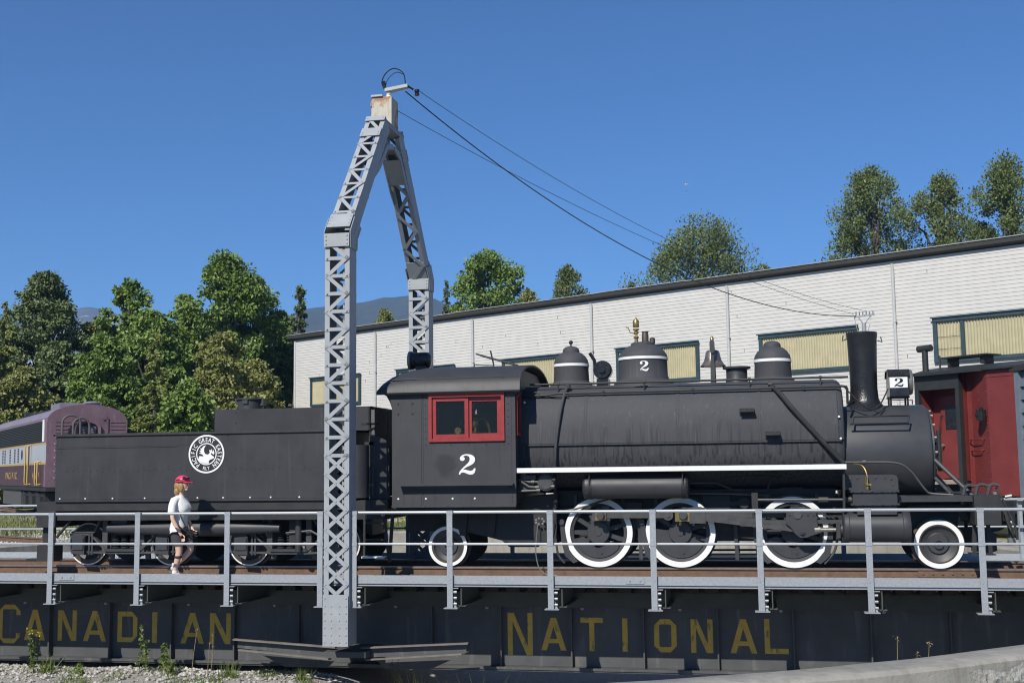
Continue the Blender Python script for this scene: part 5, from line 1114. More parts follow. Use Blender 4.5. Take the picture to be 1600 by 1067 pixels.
def arc_text(txt, a0, a1, r, size, out=True):
    for i, ch in enumerate(txt):
        if ch == ' ': continue
        a = radians(a0+(a1-a0)*(i/(len(txt)-1))); v, f = glyph(ch)
        rot = a-pi/2 if out else a+pi/2; c, s_ = cos(rot), sin(rot)
        vs = []
        for p in v:
            u, w2 = p[0]*size*.80, (p[1]-.34)*size; vs.append(face(r*cos(a)+u*c-w2*s_, r*sin(a)+u*s_+w2*c, .0045+.002*(1 if p[2] > 0 else -.4)))
        m = MB(); m.add(vs, f); m.build('emblem_letter', WHT, em, 0, (0,0,0))
arc_text('PACIFIC GREAT EASTERN', 232, -52, .248, .105)
arc_text('RLY', 260, 280, .25, .085, False)
stag = [(-.135,-.035),(-.15,-.09),(-.11,-.135),(-.05,-.16),(.02,-.166),(.05,-.16),(.045,-.125),(.07,-.10),(.115,-.085),(.14,-.075),(.145,-.05),(.11,-.03),(.08,.0),(.09,.02),(.14,-.015),(.15,.03),(.125,.075),(.115,.03),(.095,.09),(.085,.05),(.07,.075),(.05,.06),(.065,.03),(.05,.0),(.02,-.01),(-.02,.0),(-.045,.04),(-.045,.10),(-.01,.155),(-.06,.135),(-.09,.10),(-.12,.10),(-.1,.07),(-.135,.055),(-.1,.035),(-.14,.015),(-.09,.0),(-.055,-.025),(-.06,-.04)]
m = MB(); m.prism(stag, .0035, .006, face); m.build('emblem_stag', WHT, em, 0, (0,0,0))
# ================================================================ WAREHOUSE
SID = mat('white_clapboard', (.74,.72,.68), .7, var=.05, scale=2.0)
streaks(SID, (.50,.49,.46), (3,3,1.0), .62, .8, .45)
TEAL = mat('teal_trim', (.035,.075,.095), .55, var=.2, scale=4)
PANEL = mat('cream_corrugated_sheet', (.62,.56,.36), .55, var=.08, scale=3)
EAVE = mat('dark_eave', (.040,.040,.037), .7, var=.2, scale=2)
ROOFM = mat('pale_roofing', (.42,.42,.41), .8, var=.2, scale=3)
PIPEM = mat('white_downspout', (.70,.71,.71), .45, var=.06)
wh = thing('warehouse', 'long white clapboard warehouse with teal framed cream shuttered windows behind the train', 'warehouse', (-22.55, 35.95, -.15), radians(-31.33))
WL, WH = 48.0, 8.42
m = MB(); vs = []; prof = []
z = 0.0
while z < WH: prof += [(-.017, z), (-.006, min(WH, z+.127))]; z += .127
for x in (0, WL): vs += [(x, y, z_) for y, z_ in prof]
n = len(prof); fs = [(i, n+i, n+i+1, i+1) for i in range(n-1)]
m.add(vs, fs); o = m.build('siding', SID, wh, 0, (0,0,0)); o['kind'] = 'stuff'
m = MB(); m.box(0, WL, .0, 15, 0, WH); m.build('wall', SID, wh, 0, (0,0,0))
jm = MB(); rr = random.Random(5)
for i in range(90): x, k = rr.uniform(.5, WL-.5), rr.randrange(20, 64); jm.box(x, x+.012, -.0235, -.01, k*.127+.01, k*.127+.115)
jm.build('board_joints', EAVE, wh, 0, (0,0,0))['kind'] = 'stuff'
m = MB(); m.prism([(-.22,WH+.09),(-.22,WH+.235),(7.5,WH+1.5),(15.5,WH+.36),(15.5,WH+.13),(15.0,WH+.02),(0,WH+.02)], -.42, WL+.4, lambda u, v, t: (t, u, v)); m.build('eave_soffit', EAVE, wh, 0, (0,0,0))
m = MB()
for i in range(12):
    x0 = -.45+i*(WL+.9)/12; x1 = x0+(WL+.9)/12-.01; dz = rr.uniform(-.015,.02)
    m.prism([(-.25,WH+.24+dz),(-.25,WH+.268+dz),(7.5,WH+1.56),(15.5,WH+.40),(15.5,WH+.365),(7.5,WH+1.51)], x0, x1, lambda u, v, t: (t, u, v))
m.build('roof', ROOFM, wh, 0, (0,0,0))
dm = MB(); dm.tube([(0,-.085,0),(0,-.085,WH-.22),(0,-.12,WH-.1)], .052, 8)
for z in (2,4.2,6.4): dm.box(-.07,.07,-.14,-.02,z,z+.03)
dme = dm.mesh('downspout', PIPEM)
for s_ in (6.29,12.75,19.39,25.71,32.02,38.4,44.7): link('downspout', dme, wh, (s_,0,0))
m = MB(); m.box(-.03,.10,-.05,.02,0,WH); m.build('corner_board', PIPEM, wh, 0, (0,0,0))
m = MB(); m.tube([(-.02,-.05,5.1),(-.02,-.25,5.15)],.03,6); m.lathe([(.0,5.2),(.08,5.18),(.10,5.08),(.0,5.06)],(-.02,-.28,0),'z',10); m.build('wall_lamp', BARK, wh, 40, (0,0,0))
def corr(x0, x1, z0, z1, y, pitch=.095, d=.022):
    n = int((x1-x0)/pitch*4); V = []; F = []
    for i in range(n+1):
        x = x0+(x1-x0)*i/n; yy = y - d*max(-.6, min(.6, sin(2*pi*(x-x0)/pitch)))/.6
        V += [(x, yy, z0), (x, yy, z1)]
    F = [(2*i, 2*i+2, 2*i+3, 2*i+1) for i in range(n)]
    return MB().add(V, F)
def window(x0, x1, z0=4.98, z1=6.42, mull=()):
    m = MB(); d = .13; yo, yi = -.11, -.0225
    m.box(x0, x1, yo-.02, yi, z1-.14, z1); m.box(x0, x1, yo, yi, z0, z0+.11); m.box(x0, x0+d, yo+.002, yi, z0+.1101, z1-.1401); m.box(x1-d, x1, yo+.002, yi, z0+.1101, z1-.1401)
    for q in mull: m.box(q-.06, q+.06, yo+.004, yi, z0+.1102, z1-.1402)
    m.box(x0-.05, x1+.05, yo-.06, yo-.021, z1-.03, z1+.012); f = m.build('window', TEAL, wh, 0, (0,0,0))
    ed = [x0+d]+[c for q in mull for c in (q-.06, q+.06)]+[x1-d]
    for i in range(0, len(ed), 2):
        corr(ed[i]+.001, ed[i+1]-.001, z0+.1103, z1-.1403, -.05).build('shutter_panel', PANEL, f, 30, (0,0,0))
        if i == 0 and mull:
            s_ = MB()
            for z in (z0+.42, z0+.80): s_.box(ed[0]+.01, ed[1]-.01, -.080, -.076, z, z+.012)
            s_.build('screw_row', EAVE, f, 0, (0,0,0))
for a, b, mu in ((1.38,5.22,()),(7.8,11.62,()),(14.5,18.32,()),(20.6,24.42,()),(26.96,30.72,()),(33.28,40.1,(34.22,37.2)),(42.5,46.3,())): window(a, b, mull=mu)

# ================================================================ PURPLE DIESEL
PUR = mat('faded_maroon_purple', (.225,.135,.170), .55, var=.18, scale=2.0, bump=.05)
streaks(PUR, (.25,.19,.21), (5,5,1.5), .55, .75, .6)
PURR = mat('faded_roof_purple', (.26,.235,.30), .6, var=.15, scale=1.5)
MAR = mat('maroon_side', (.085,.042,.055), .5, var=.2, scale=3)
GRYW = mat('pale_grey_band', (.50,.53,.58), .5, var=.08, scale=2)
YEL = mat('yellow_stripe', (.60,.40,.10), .5, var=.1)
LOUV = mat('black_grille', (.030,.036,.034), .7, var=.3, scale=6)
die = thing('diesel_locomotive', 'faded purple diesel locomotive with grey band, yellow stripes and arched end door', 'locomotive', (-26.37, 20.31, 0), radians(131.9))
W = 3.0; LEN = 16.0
def arch(inset=0, zb=1.18):
    o = [(0+inset, zb), (0+inset, 3.62)]
    for k in range(1, 14):
        a = pi*k/14; o.append((W/2 - (W/2-inset)*cos(a), 3.62 + (.74-inset)*sin(a)**.8))
    return o + [(W-inset, 3.62), (W-inset, zb)]
# local: x away from us along the engine, y = 0 near side ... -W far side
A2 = arch(); m = MB(); m.prism(A2, 0, LEN, lambda u, v, t: (t, -u, v)); m.build('car_body', PUR, die, 35, (0,0,0))
m = MB(); zr = [(-.004,3.80)]+[(u-.0, v) for u, v in A2[2:15]]+[(W+.004,3.80)]
rr_ = [(W/2+(u-W/2)*1.004, v+.006) for u, v in A2[2:15]]
m.prism(rr_+[(u, v-.02) for u, v in reversed(rr_)], .05, LEN, lambda u, v, t: (t, -u, v)); m.build('roof_skin', PURR, die, 35, (0,0,0))
def side(name, mt, x0, x1, z0, z1, d=.012, par=die): m = MB(); m.box(x0, x1, .0005, d, z0, z1); return m.build(name, mt, par, 0, (0,0,0))
side('side_panel', MAR, .35, LEN, 1.19, 2.05); side('yellow_stripe', YEL, .02, LEN, 2.051, 2.125, .016); side('grey_band', GRYW, .02, LEN, 2.126, 2.835, .012); side('yellow_stripe', YEL, .02, LEN, 2.836, 2.89, .016); side('side_panel', PUR, 0.02, .349, 1.19, 2.05)
side('grille_back', LOUV, .9, LEN, 2.93, 3.74, .006)
gm = MB().box(.92, LEN, .007, .03, 0, .03).mesh('grille_slat', LOUV)
for i in range(11): link('grille_slat', gm, die, (0, 0, 2.95+.072*i))
m = MB(); m.box(.55, .9, .0005, .02, 2.93, 3.78); m.build('grille_post', WHT, die, 0, (0,0,0))
lm_ = MB()
for j in range(9): lm_.box(-.16, .16, .0125, .03, 0+.07*j, .035+.07*j)
lme = lm_.mesh('louvre', LOUV)
for x in (6.9,7.9,9.3,10.9,11.6): link('louvre', lme, die, (x, 0, 2.18))
m = MB(); m.lathe([(.0,.0125),(.22,.0125),(.22,.02),(0,.021)], (5.9,0,2.5), 'y', 18); m.build('porthole', GLOSS, die, 40, (0,0,0))
side('door_gap', GLOSS, 3.9, 4.5, 1.2, 2.83, .018)
for x in (3.4,4.1,1.0,1.55):
    m = MB(); zt = 2.86 if x > 3 else 2.18; m.tube([(x,.02,1.28),(x,.14,1.26),(x,.15,1.4),(x,.15,zt-.05),(x,.03,zt)], .035, 6); m.build('grab_rail', YEL, die, 40, (0,0,0))
def side_text(txt, x, z, size, mt, sp, nm):
    for i, ch in enumerate(txt):
        v, f = glyph(ch, .0); m = MB(); m.add([(x - sp*i - p[0]*size*1.6, .0125+.004+(.003 if p[2] > 0 else -.001), z+p[1]*size) for p in v], f); m.build(nm, mt, die, 0, (0,0,0))
side_text('PACIFIC', 10.4, 1.48, .42, YEL, .50, 'letter'); side_text('4069', 2.9, 1.48, .42, YEL, .42, 'letter')
# end face
m = MB(); m.prism([[(1.02,1.3),(1.98,1.3),(1.98,3.50),(1.85,3.68),(1.5,3.80),(1.15,3.68),(1.02,3.50)],[(1.12,1.3),(1.88,1.3),(1.88,3.44),(1.78,3.58),(1.5,3.68),(1.22,3.58),(1.12,3.44)]], -.10, -.001, lambda u, v, t: (t, -u, v)); m.build('door_hood', PUR, die, 0, (0,0,0))
m = MB(); m.prism([(1.13,1.3),(1.87,1.3),(1.87,3.42),(1.77,3.56),(1.5,3.66),(1.23,3.56),(1.13,3.42)], -.02, -.004, lambda u, v, t: (t, -u, v)); dk = m.build('end_door', LOUV, die, 0, (0,0,0))
m = MB(); m.box(-.05,-.021,-1.86,-1.14,3.16,3.19); m.box(-.035,-.0215,-1.8,-1.2,3.24,3.5); m.build('door_bar', PUR, dk, 0, (0,0,0))
for y in (-1.30,-1.72): m = MB(); m.lathe([(0,-.06),(.09,-.06),(.09,-.04),(0,-.04)], (0,y,3.42), 'x', 14); m.build('door_lamp', PURR, dk, 40, (0,0,0))
for u0, u1, zt in ((.52,1.18,3.92),(.92,1.52,3.82)):
    m = MB(); m.tube([(-.22,-u0,2.5)]+[(-.22,-(u0+u1)/2+(u1-u0)/2*cos(a),zt-.3+.3*sin(a)) for a in np.linspace(0,pi,12)]+[(-.22,-u1,2.5)], .045, 8); m.build('hose_hoop', mat('grey_hose'+str(u0), (.13,.12,.12), .6, var=.15), die, 40, (0,0,0))
for y in (-.62*1,): pass
box('end_pipe', PUR, die, -.04,-.001,-2.27,-2.19,2.3,3.85)
for y in (-2.12,-1.0): MB().lathe([(.0,-.05),(.10,-.05),(.10,-.001)], (0,y,3.86), 'x', 14).build('pipe_cap', PUR, die, 40, (0,0,0))
st_ = MB(); st_.tube([(0,-.30,.05),(-.10,-.30,0),(-.10,-.68,0),(0,-.68,.05)], .022, 5); stm_ = st_.mesh('ladder_rung', PURR)
for i in range(7): link('ladder_rung', stm_, die, (0,.0,1.5+.26*i))
st2 = MB().box(-.02,-.001,-2.9,-2.35,0,.04).mesh('end_rib', PUR)
for i in range(5): link('end_rib', st2, die, (0,0,3.1+.14*i)); link('end_rib', st2, die, (0,2.05,3.1+.14*i))
m = MB(); m.box(.55,2.6,-2.1,-.55,4.20,4.44); m.build('roof_hump', PURR, die, 35, (0,0,0))
m = MB(); m.lathe([(.26,4.2),(.26,4.42),(.33,4.44),(.30,4.48),(.1,4.52),(0,4.52)], (.7,-1.75,0), 'z', 18); m.build('roof_vent', PURR, die, 40, (0,0,0))
m = MB(); m.tube([(3.0,-.65,4.28),(9.0,-.65,4.32)], .03, 6)
for x in (3,5,7,9): m.tube([(x,-.65,4.1),(x,-.65,4.32)], .03, 6)
m.box(8.8,9.2,-.8,-.5,4.25,4.45); m.build('roof_rail', LOUV, die, 40, (0,0,0))
m = MB(); m.box(.0, LEN, -2.98, -.02, 1.02, 1.17); m.box(-.35,0,-1.8,-1.2,.75,1.05); m.build('underframe', FRM, die, 0, (0,0,0))
m = MB(); m.box(6.6, 12, -2.8, -.1, .35, 1.0); m.build('fuel_tank', mat('tank_grey', (.10,.10,.095), .7, var=.3), die, 0, (0,0,0))
m = MB(); m.box(1.0,5.6,-2.7,-.15,.45,.95)
for x in (1.6,3.4,5.1): m.box(x-.3,x+.3,-.28,-.02,.35,.8); m.tube([(x+.6,-.05,.75),(x+.6,-.25,.75)], .22, 12)
m.build('truck_frame', FRM, die, 40, (0,0,0))
tw_ = MB(); tw_.lathe([(0,-.07),(.5,-.07),(.5,.07),(0,.07)], axis='y', n=26); twm = tw_.mesh('truck_wheel', ROD)
for x in (1.6,3.4,5.1):
    for y in (-.75,-2.25): link('truck_wheel', twm, die, (x, y, .5))
# track the diesel stands on, and stub rails at the pit edge
def track(x, y, ang, L0, L1, label):
    t = thing('railway_track', label, 'track', (x, y, -.12), ang, 'tracks ending at the pit edge')
    for q in (-.75,.75): rail(L0, L1, q, .0, t)
    tm_ = MB().box(-.11,.11,-1.25,1.25,-.2,-.002).mesh('tie', TIE)
    for i in range(int((L1-L0)/.6)): link('tie', tm_, t, (L0+.3+.6*i, 0, 0))
    return t
_a = radians(131.9); _b = (-26.37+1.5*.744, 20.31+1.5*.668)
track(_b[0], _b[1], _a, -11.0, 17, 'rusty track under the purple diesel')
for ang in (151, 168): 
    c, s_ = cos(radians(ang)), sin(radians(ang)); track(CX+13.2*c, CY+13.2*s_, radians(ang), 0, 14, 'short rusty stub track ending at the pit edge beyond the tender end' if ang == 168 else 'short rusty stub track next to the track of the purple diesel')

# ================================================================ RED CABOOSE
CRED = mat('caboose_red', (.225,.038,.034), .5, var=.14, scale=3, bump=.04)
CDK = mat('caboose_dark_trim', (.030,.034,.034), .6, var=.2)
cab_ = thing('caboose', 'dark red caboose with black framed end door and angled side bay behind the smokebox', 'caboose', (4.15, 10.62, -.1), radians(-46.3))
LC = 3.35
m = MB(); m.box(.10, 1.26, .55, 2.75, 1.36, 3.98); m.box(1.26, LC, .42, 2.75, 1.36, 3.98); m.build('caboose_body', CRED, cab_, 0, (0,0,0))
m = MB(); m.box(-.02,.10,.0,.12,.55,3.98); m.box(1.18,1.29,.0,.14,.55,3.98); m.box(.1002,1.1798,.004,.13,3.60,3.975); m.build('porch_frame', CDK, cab_, 0, (0,0,0))
m = MB(); m.box(-.015,.10,.1205,.55,1.36,3.97); m.box(1.19,1.26,.1405,.545,1.36,3.97); m.build('porch_cheek', CRED, cab_, 0, (0,0,0))
m = MB(); m.prism([(1.2905,.30),(1.42,.30),(2.08,-.0),(LC,-.0),(LC,.41),(1.2905,.41)], 1.0, 3.97, lambda u, v, t: (u, v, t)); bay = m.build('side_bay', CRED, cab_, 0, (0,0,0))
m = MB()
for i in range(30):
    z = 1.1+.095*i; m.dome((1.36,.30,z),(0,-1,0),.014); m.dome((1.72,.162,z),(-.41,-.91,0),.014) if i % 2 else None; m.dome((2.02,.025,z),(-.41,-.91,0),.014) if i % 2 else None; m.dome((2.2,0,z),(0,-1,0),.012) if i % 2 else None
m.build('bay_rivets', CRED, bay, 40, (0,0,0))
m = MB(); m.box(2.06, LC, -.012, -.001, 3.80, 3.835); m.build('bay_belt', CRED, bay, 0, (0,0,0))
m = MB(); m.prism([(-.10,3.975),(-.10,4.02),(.5,4.16),(1.2,4.24),(2.2,4.24),(2.85,4.02),(2.85,3.975)], -.05, LC, lambda u, v, t: (t, u, v)); m.box(-.06, 2.05, -.13, -.101, 3.955, 4.03); m.build('caboose_roof', CDK, cab_, 35, (0,0,0))
m = MB(); m.box(.42,1.75,.5,1.1,4.40,4.435); m.box(1.5,1.6,.6,1.0,4.2,4.40); m.box(.55,.60,.6,1.0,4.1,4.40); m.tube([(.85,-.08,4.0),(.85,-.08,4.42)],.022,6); m.build('roof_walk', CDK, cab_, 0, (0,0,0))
m = MB(); m.cyl((.18,.22,4.0),(.18,.22,4.62),.075,n=14); m.tube([(-.02,.22,4.67),(.38,.22,4.67)],.085,14); m.build('stove_pipe', CDK, cab_, 40, (0,0,0))
m = MB(); m.box(.36,.90,.49,.549,1.40,3.45); dr = m.build('porch_door', CRED, cab_, 0, (0,0,0))
m = MB(); m.box(.50,.84,.475,.4895,2.62,3.2); m.build('door_window', GLOSS, dr, 0, (0,0,0)); m = MB(); m.lathe([(0,-.09),(.04,-.08),(.04,-.05),(.015,-.03),(.03,0)], (.42,.49,2.22), 'y', 10); m.build('door_knob', STEEL, dr, 40, (0,0,0))
m = MB(); m.tube([(.24,.52,2.0),(.26,.44,2.1),(.40,.42,2.95),(.42,.54,3.0)], .014, 6); m.build('porch_grab_rail', CDK, cab_, 40, (0,0,0))
m = MB(); m.box(0.0,1.2,.0,.545,1.27,1.355); m.build('porch_floor', mat('worn_plank', (.40,.33,.28), .8, var=.2), cab_, 0, (0,0,0))
m = MB(); m.box(.1,1.15,.1,.5,.95,1.0); m.box(.1,1.15,.05,.45,.62,.66); m.box(0,LC,.5,2.6,.5,1.25); m.box(1.30,LC,.05,.41,.6,.99); m.build('caboose_steps', CDK, cab_, 0, (0,0,0))
m = MB(); m.tube([(1.36,.29,2.36),(1.38,.2,2.33),(1.85,.0,2.33),(1.9,.08,2.36)], .014, 6); m.tube([(1.36,.29,2.1),(1.42,.2,2.07),(1.8,.04,2.07),(1.85,.1,2.1)], .014, 6); m.build('side_grab_rail', CRED, cab_, 40, (0,0,0))
m = MB(); m.box(1.93,2.02,-.08,.04,2.84,2.90); m.cyl((1.96,-.10,2.78),(1.96,-.10,3.03),.11,n=14); m.cyl((1.96,-.10,3.02),(1.96,-.10,3.09),.05,n=12); m.cyl((1.90,-.16,2.91),(1.875,-.19,2.91),.06,n=12); m.build('marker_lamp', GLOSS, cab_, 40, (0,0,0))
for x in (.5,2.6):
    for y in (.7,2.1): link('truck_wheel', twm, cab_, (x, y, .52))
# ================================================================ GREY-BLUE BOXCAR (right edge)
BXM = mat('blue_grey_car_paint', (.20,.245,.30), .55, var=.14, scale=2)
bxc = thing('boxcar', 'weathered blue-grey boxcar beside the side bay of the red caboose', 'boxcar', (5.72, 6.35, -.1), radians(26.0))
m = MB(); m.box(0, 9, -2.7, 0, 1.0, 3.72); m.build('car_body', BXM, bxc, 0, (0,0,0))
for i in range(9): m = MB(); m.box(-.05,-.001,-2.65,-.05,1.15+.28*i,1.25+.28*i); m.build('end_rib', BXM, bxc, 0, (0,0,0))
for y in (-.10,-2.73): MB().box(-.09,-.0015,y,y+.13,1.0,3.75).build('corner_post', BXM, bxc, 0, (0,0,0))
m = MB(); m.prism([(-2.82,3.73),(-2.82,3.78),(-1.35,4.05),(.12,3.78),(.12,3.73)], -.12, 9.1, lambda u, v, t: (t, u, v)); m.build('car_roof', EAVE, bxc, 0, (0,0,0))
m = MB(); m.box(0,9,-2.4,-.3,.75,.995); m.box(-.4,0,-1.6,-1.1,.7,.95); m.build('underframe', FRM, bxc, 0, (0,0,0))
for x in (1.4,3.0,6.2,7.8):
    for y in (-.6,-2.1): link('truck_wheel', twm, bxc, (x, y, .5))

# ================================================================ THE WALKER
SKIN = mat('skin', (.92,.58,.43), .55, var=.06); SHIRT = mat('white_tshirt', (1.08,1.06,1.02), .8, var=.06, scale=10, bump=.2, bscale=18); SHORTS = mat('charcoal_shorts', (.055,.052,.055), .85, var=.15)
CAPM = mat('pink_red_cap', (.90,.045,.13), .7, var=.12); HAIR = mat('blond_hair', (.42,.26,.10), .6, var=.4, scale=25, stretch=(3,3,1)); SHOE = mat('white_trainer', (.66,.64,.66), .7, var=.2, scale=20); SOLE = mat('grey_sole', (.22,.22,.2), .8)
STRAP = mat('dark_strap', (.05,.03,.025), .7)
def skin_mesh(chains, mt, name, sub=2):
    """chains: lists of (x,y,z,r); points that repeat are welded"""
    V = []; E_ = []; Rr = []; idx = {}
    def key(p):
        k = tuple(round(c, 4) for c in p[:3])
        if k not in idx: idx[k] = len(V); V.append(p[:3]); Rr.append(p[3])
        return idx[k]
    for ch in chains:
        ii = [key(p) for p in ch]; E_ += list(zip(ii, ii[1:]))
    me = bpy.data.meshes.new(name); me.from_pydata(V, E_, []); o = bpy.data.objects.new(name, me); COL.objects.link(o)
    md = o.modifiers.new('s', 'SKIN'); md.use_smooth_shade = True
    for i, r in enumerate(Rr): d = me.skin_vertices[0].data[i]; d.radius = r if isinstance(r, tuple) else (r, r); d.use_root = (i == 0)
    o.modifiers.new('b', 'SUBSURF').levels = sub; o.modifiers['b'].render_levels = sub
    dg = bpy.context.evaluated_depsgraph_get(); res = bpy.data.meshes.new_from_object(o.evaluated_get(dg))
    bpy.data.objects.remove(o); bpy.data.meshes.remove(me)
    res.materials.clear(); res.materials.append(mt); return res
def join_meshes(ms, mt, name):
    bm = bmesh.new()
    for q in ms: bm.from_mesh(q)
    me = bpy.data.meshes.new(name); bm.to_mesh(me); bm.free(); me.polygons.foreach_set('use_smooth', [True]*len(me.polygons)); me.materials.append(mt); return me
def blob(c, s_, n=16, fn=None):
    bm = bmesh.new(); bmesh.ops.create_uvsphere(bm, u_segments=n, v_segments=n//2+2, radius=1)
    for v in bm.verts:
        p = Vector((v.co.x*s_[0], v.co.y*s_[1], v.co.z*s_[2]));
        if fn: p = fn(p)
        v.co = p+Vector(c)
    me = bpy.data.meshes.new('b'); bm.to_mesh(me); bm.free(); return me
per = thing('person', 'woman walking in a red cap, white t-shirt and dark shorts on the near walkway', 'person', (-9.56, -1.9, -.092))
PEL = (0,0,.82,(.125,.10))
fing = []
def hand(wr, tip_dir, side_):
    w_ = Vector(wr); d = Vector(tip_dir).normalized(); pl = w_+d*.075; s_ = Vector((0,0,1)) if abs(d.z) < .7 else Vector((1,0,0)); s_ = (s_-d*s_.dot(d)).normalized(); c = d.cross(s_)*side_
    out = []
    for i, L_ in enumerate((.062,.07,.066,.052)):
        a = pl+s_*(.024-.016*i); out.append([(*a,.0095), (*(a+d*L_*.55+c*.006),.0085), (*(a+d*L_*.8+c*.028),.007)])
    a = w_+d*.02+s_*.026; out.append([(*a,.011), (*(a+d*.035+s_*.022+c*.01),.0095), (*(a+d*.06+s_*.022+c*.025),.008)])
    return out
rw, lw = (.115,-.205,.775), (.20,.09,.815)
body = skin_mesh([[PEL,(0,0,1.02,(.105,.085)),(.015,0,1.22,(.135,.10)),(.0,0,1.36,(.075,.06)),(.02,0,1.43,.05),(.04,0,1.50,.06)],
   [(.015,0,1.22,(.135,.10)),(-.02,-.155,1.325,.055),(-.03,-.20,1.27,.048),(-.005,-.235,1.00,.040),(.06,-.22,.875,.036),(*rw,.026),(.15,-.195,.72,(.034,.018))],
   [(.015,0,1.22,(.135,.10)),(.01,.155,1.325,.055),(.01,.20,1.27,.048),(.02,.225,1.02,.040),(.12,.16,.90,.034),(*lw,.026),(.245,.05,.77,(.034,.018))],
   [PEL,(.0,-.09,.74,.098),(.03,-.09,.60,.082),(.055,-.09,.465,.058),(.03,-.09,.34,.058),(-.02,-.09,.16,.038),(-.03,-.09,.075,.040),(.09,-.095,.035,.032)],
   [PEL,(.05,.09,.74,.098),(.13,.09,.61,.080),(.19,.09,.50,.058),(.09,.09,.38,.056),(-.07,.09,.24,.040),(-.13,.09,.19,.038),(-.05,.09,.05,.030)]], SKIN, 'person_body', 2)
def headfn(p):
    q = p.copy()
    if p.x > 0: q.x *= .92
    if p.z < -.04: q.y *= .85; q.x += .01
    return q
head = blob((.055,0,1.585), (.098,.076,.118), 20, headfn); nose = blob((.158,0,1.572), (.018,.013,.022), 8); chin = blob((.115,0,1.497), (.035,.03,.028), 8); ear = blob((.045,-.076,1.575), (.02,.012,.03), 8); ear2 = blob((.045,.076,1.575), (.02,.012,.03), 8)
lips = blob((.143,0,1.53), (.012,.022,.009), 8)
hm = [skin_mesh([f], SKIN, 'finger', 1) for f in hand((.135,-.2,.745), (.35,.12,-.8), 1)+hand((.235,.055,.78), (.6,-.45,-.45), -1)]
link('body', join_meshes([body, head, nose, chin, ear, ear2, lips]+hm, SKIN, 'body'), per)
def ell(sections, n=20):
    """stack of ellipses (cx, cy, cz, rx, ry): cloth that hangs round a body"""
    m = MB(); vs = []
    for k, (cx_, cy_, cz_, rx_, ry_) in enumerate(sections):
        for q in range(n):
            a = 2*pi*q/n; wv = 1+.025*sin(5*a+k*1.3)+.02*sin(3*a-k*2.1); vs.append((cx_+rx_*wv*cos(a), cy_+ry_*wv*sin(a), cz_))
    K = len(sections); fs = [(i_*n+q, i_*n+(q+1) % n, (i_+1)*n+(q+1) % n, (i_+1)*n+q) for i_ in range(K-1) for q in range(n)]
    fs += [tuple(reversed(range(n))), tuple((K-1)*n+q for q in range(n))]; return m.add(vs, fs)
m = ell([(-.005,0,.76,.150,.172),(-.005,0,.84,.146,.168),(0,0,.93,.132,.152),(.01,0,1.03,.126,.148),(.03,0,1.12,.145,.158),(.045,0,1.19,.158,.166),(.03,0,1.26,.135,.175),(.01,0,1.32,.105,.165),(.0,0,1.365,.085,.115),(.012,0,1.395,.070,.075)])
for y_, xe in ((-1, -.028), (1, .015)): m.tube([(.0,y_*.10,1.315),(-.015,y_*.165,1.30),(-.024 if y_ < 0 else .005,y_*.205,1.23),(xe,y_*.222,1.10)], [.07,.073,.068,.070], 14)
m.build('t_shirt', SHIRT, per, 50, (0,0,0))
m = ell([(0,0,.70,.150,.168),(0,0,.78,.152,.172),(0,0,.86,.140,.158),(0,0,.90,.132,.150)])
m.tube([(.0,-.085,.78),(.02,-.09,.66),(.035,-.092,.58)], [.105,.112,.112], 16); m.tube([(.02,.085,.78),(.08,.09,.66),(.125,.092,.60)], [.105,.112,.108], 16)
m.build('shorts', SHORTS, per, 50, (0,0,0))
cap = blob((.045,0,1.63), (.128,.106,.105), 18, lambda p: Vector((p.x, p.y, max(p.z, -.012)))); link('cap', join_meshes([cap], CAPM, 'cap'), per)
m = MB(); bl_ = [(.10,-.09),(.19,-.075),(.245,-.03),(.245,.03),(.19,.075),(.10,.09)]; m.prism(bl_, 0, .010, lambda u, v, t: (u, v, 1.622+t-.10*(u-.10)-1.2*v*v*.5)); m.build('cap_bill', CAPM, per, 0, (0,0,0))
m = MB(); m.tube([(.045+.124*cos(a), .103*sin(a)*-1, 1.665+.02*cos(a)) for a in np.linspace(-.7,2.2,10)], .010, 6); m.lathe([(0,-.012),(.028,-.01),(.028,.01),(0,.012)],(.12,-.085,1.69),'y',10); m.build('sunglasses', GLOSS, per, 40, (0,0,0))
h1 = blob((-.005,0,1.55), (.095,.088,.105), 16); h2 = blob((-.03,-.01,1.46), (.062,.085,.09), 14); h3 = blob((.05,-.066,1.54), (.05,.025,.085), 12); h4 = blob((.05,.066,1.54), (.05,.025,.085), 12); link('hair', join_meshes([h1, h2, h3, h4], HAIR, 'hair'), per)
s1 = skin_mesh([[(-.075,-.09,.05,.045),(-.03,-.09,.075,.052),(.05,-.093,.05,.045),(.135,-.096,.038,.034)]], SHOE, 'shoe', 2); link('shoe', s1, per)
s2 = skin_mesh([[(-.19,.09,.165,.045),(-.135,.09,.165,.052),(-.085,.09,.10,.045),(-.03,.09,.04,.034)]], SHOE, 'shoe', 2); link('shoe', s2, per)
m = MB(); m.bar((-.11,-.09,.012),(.155,-.096,.012),.085,.022); m.bar((-.225,.09,.145),(-.065,.09,.014),.085,.022); m.build('shoe_sole', SOLE, per, 0, (0,0,0))
m = MB(); m.lathe([(.048,0),(.052,.01),(.05,.05)], (-.018,-.09,.09), 'z', 12); m.lathe([(.046,0),(.05,.01),(.048,.05)], (-.115,.09,.20), 'z', 12); m.build('sock', WHT, per, 40, (0,0,0))
m = MB(); m.lathe([(.059,.0),(.062,.005),(.062,.035),(.059,.04)], (.038,-.09,.345), 'z', 14, close=True); m.build('knee_band', STRAP, per, 40, (0,0,0))
cm = thing('camera', 'small black camera on a strap held by the walking woman', 'camera', (-9.56+.25, -1.97, .655))
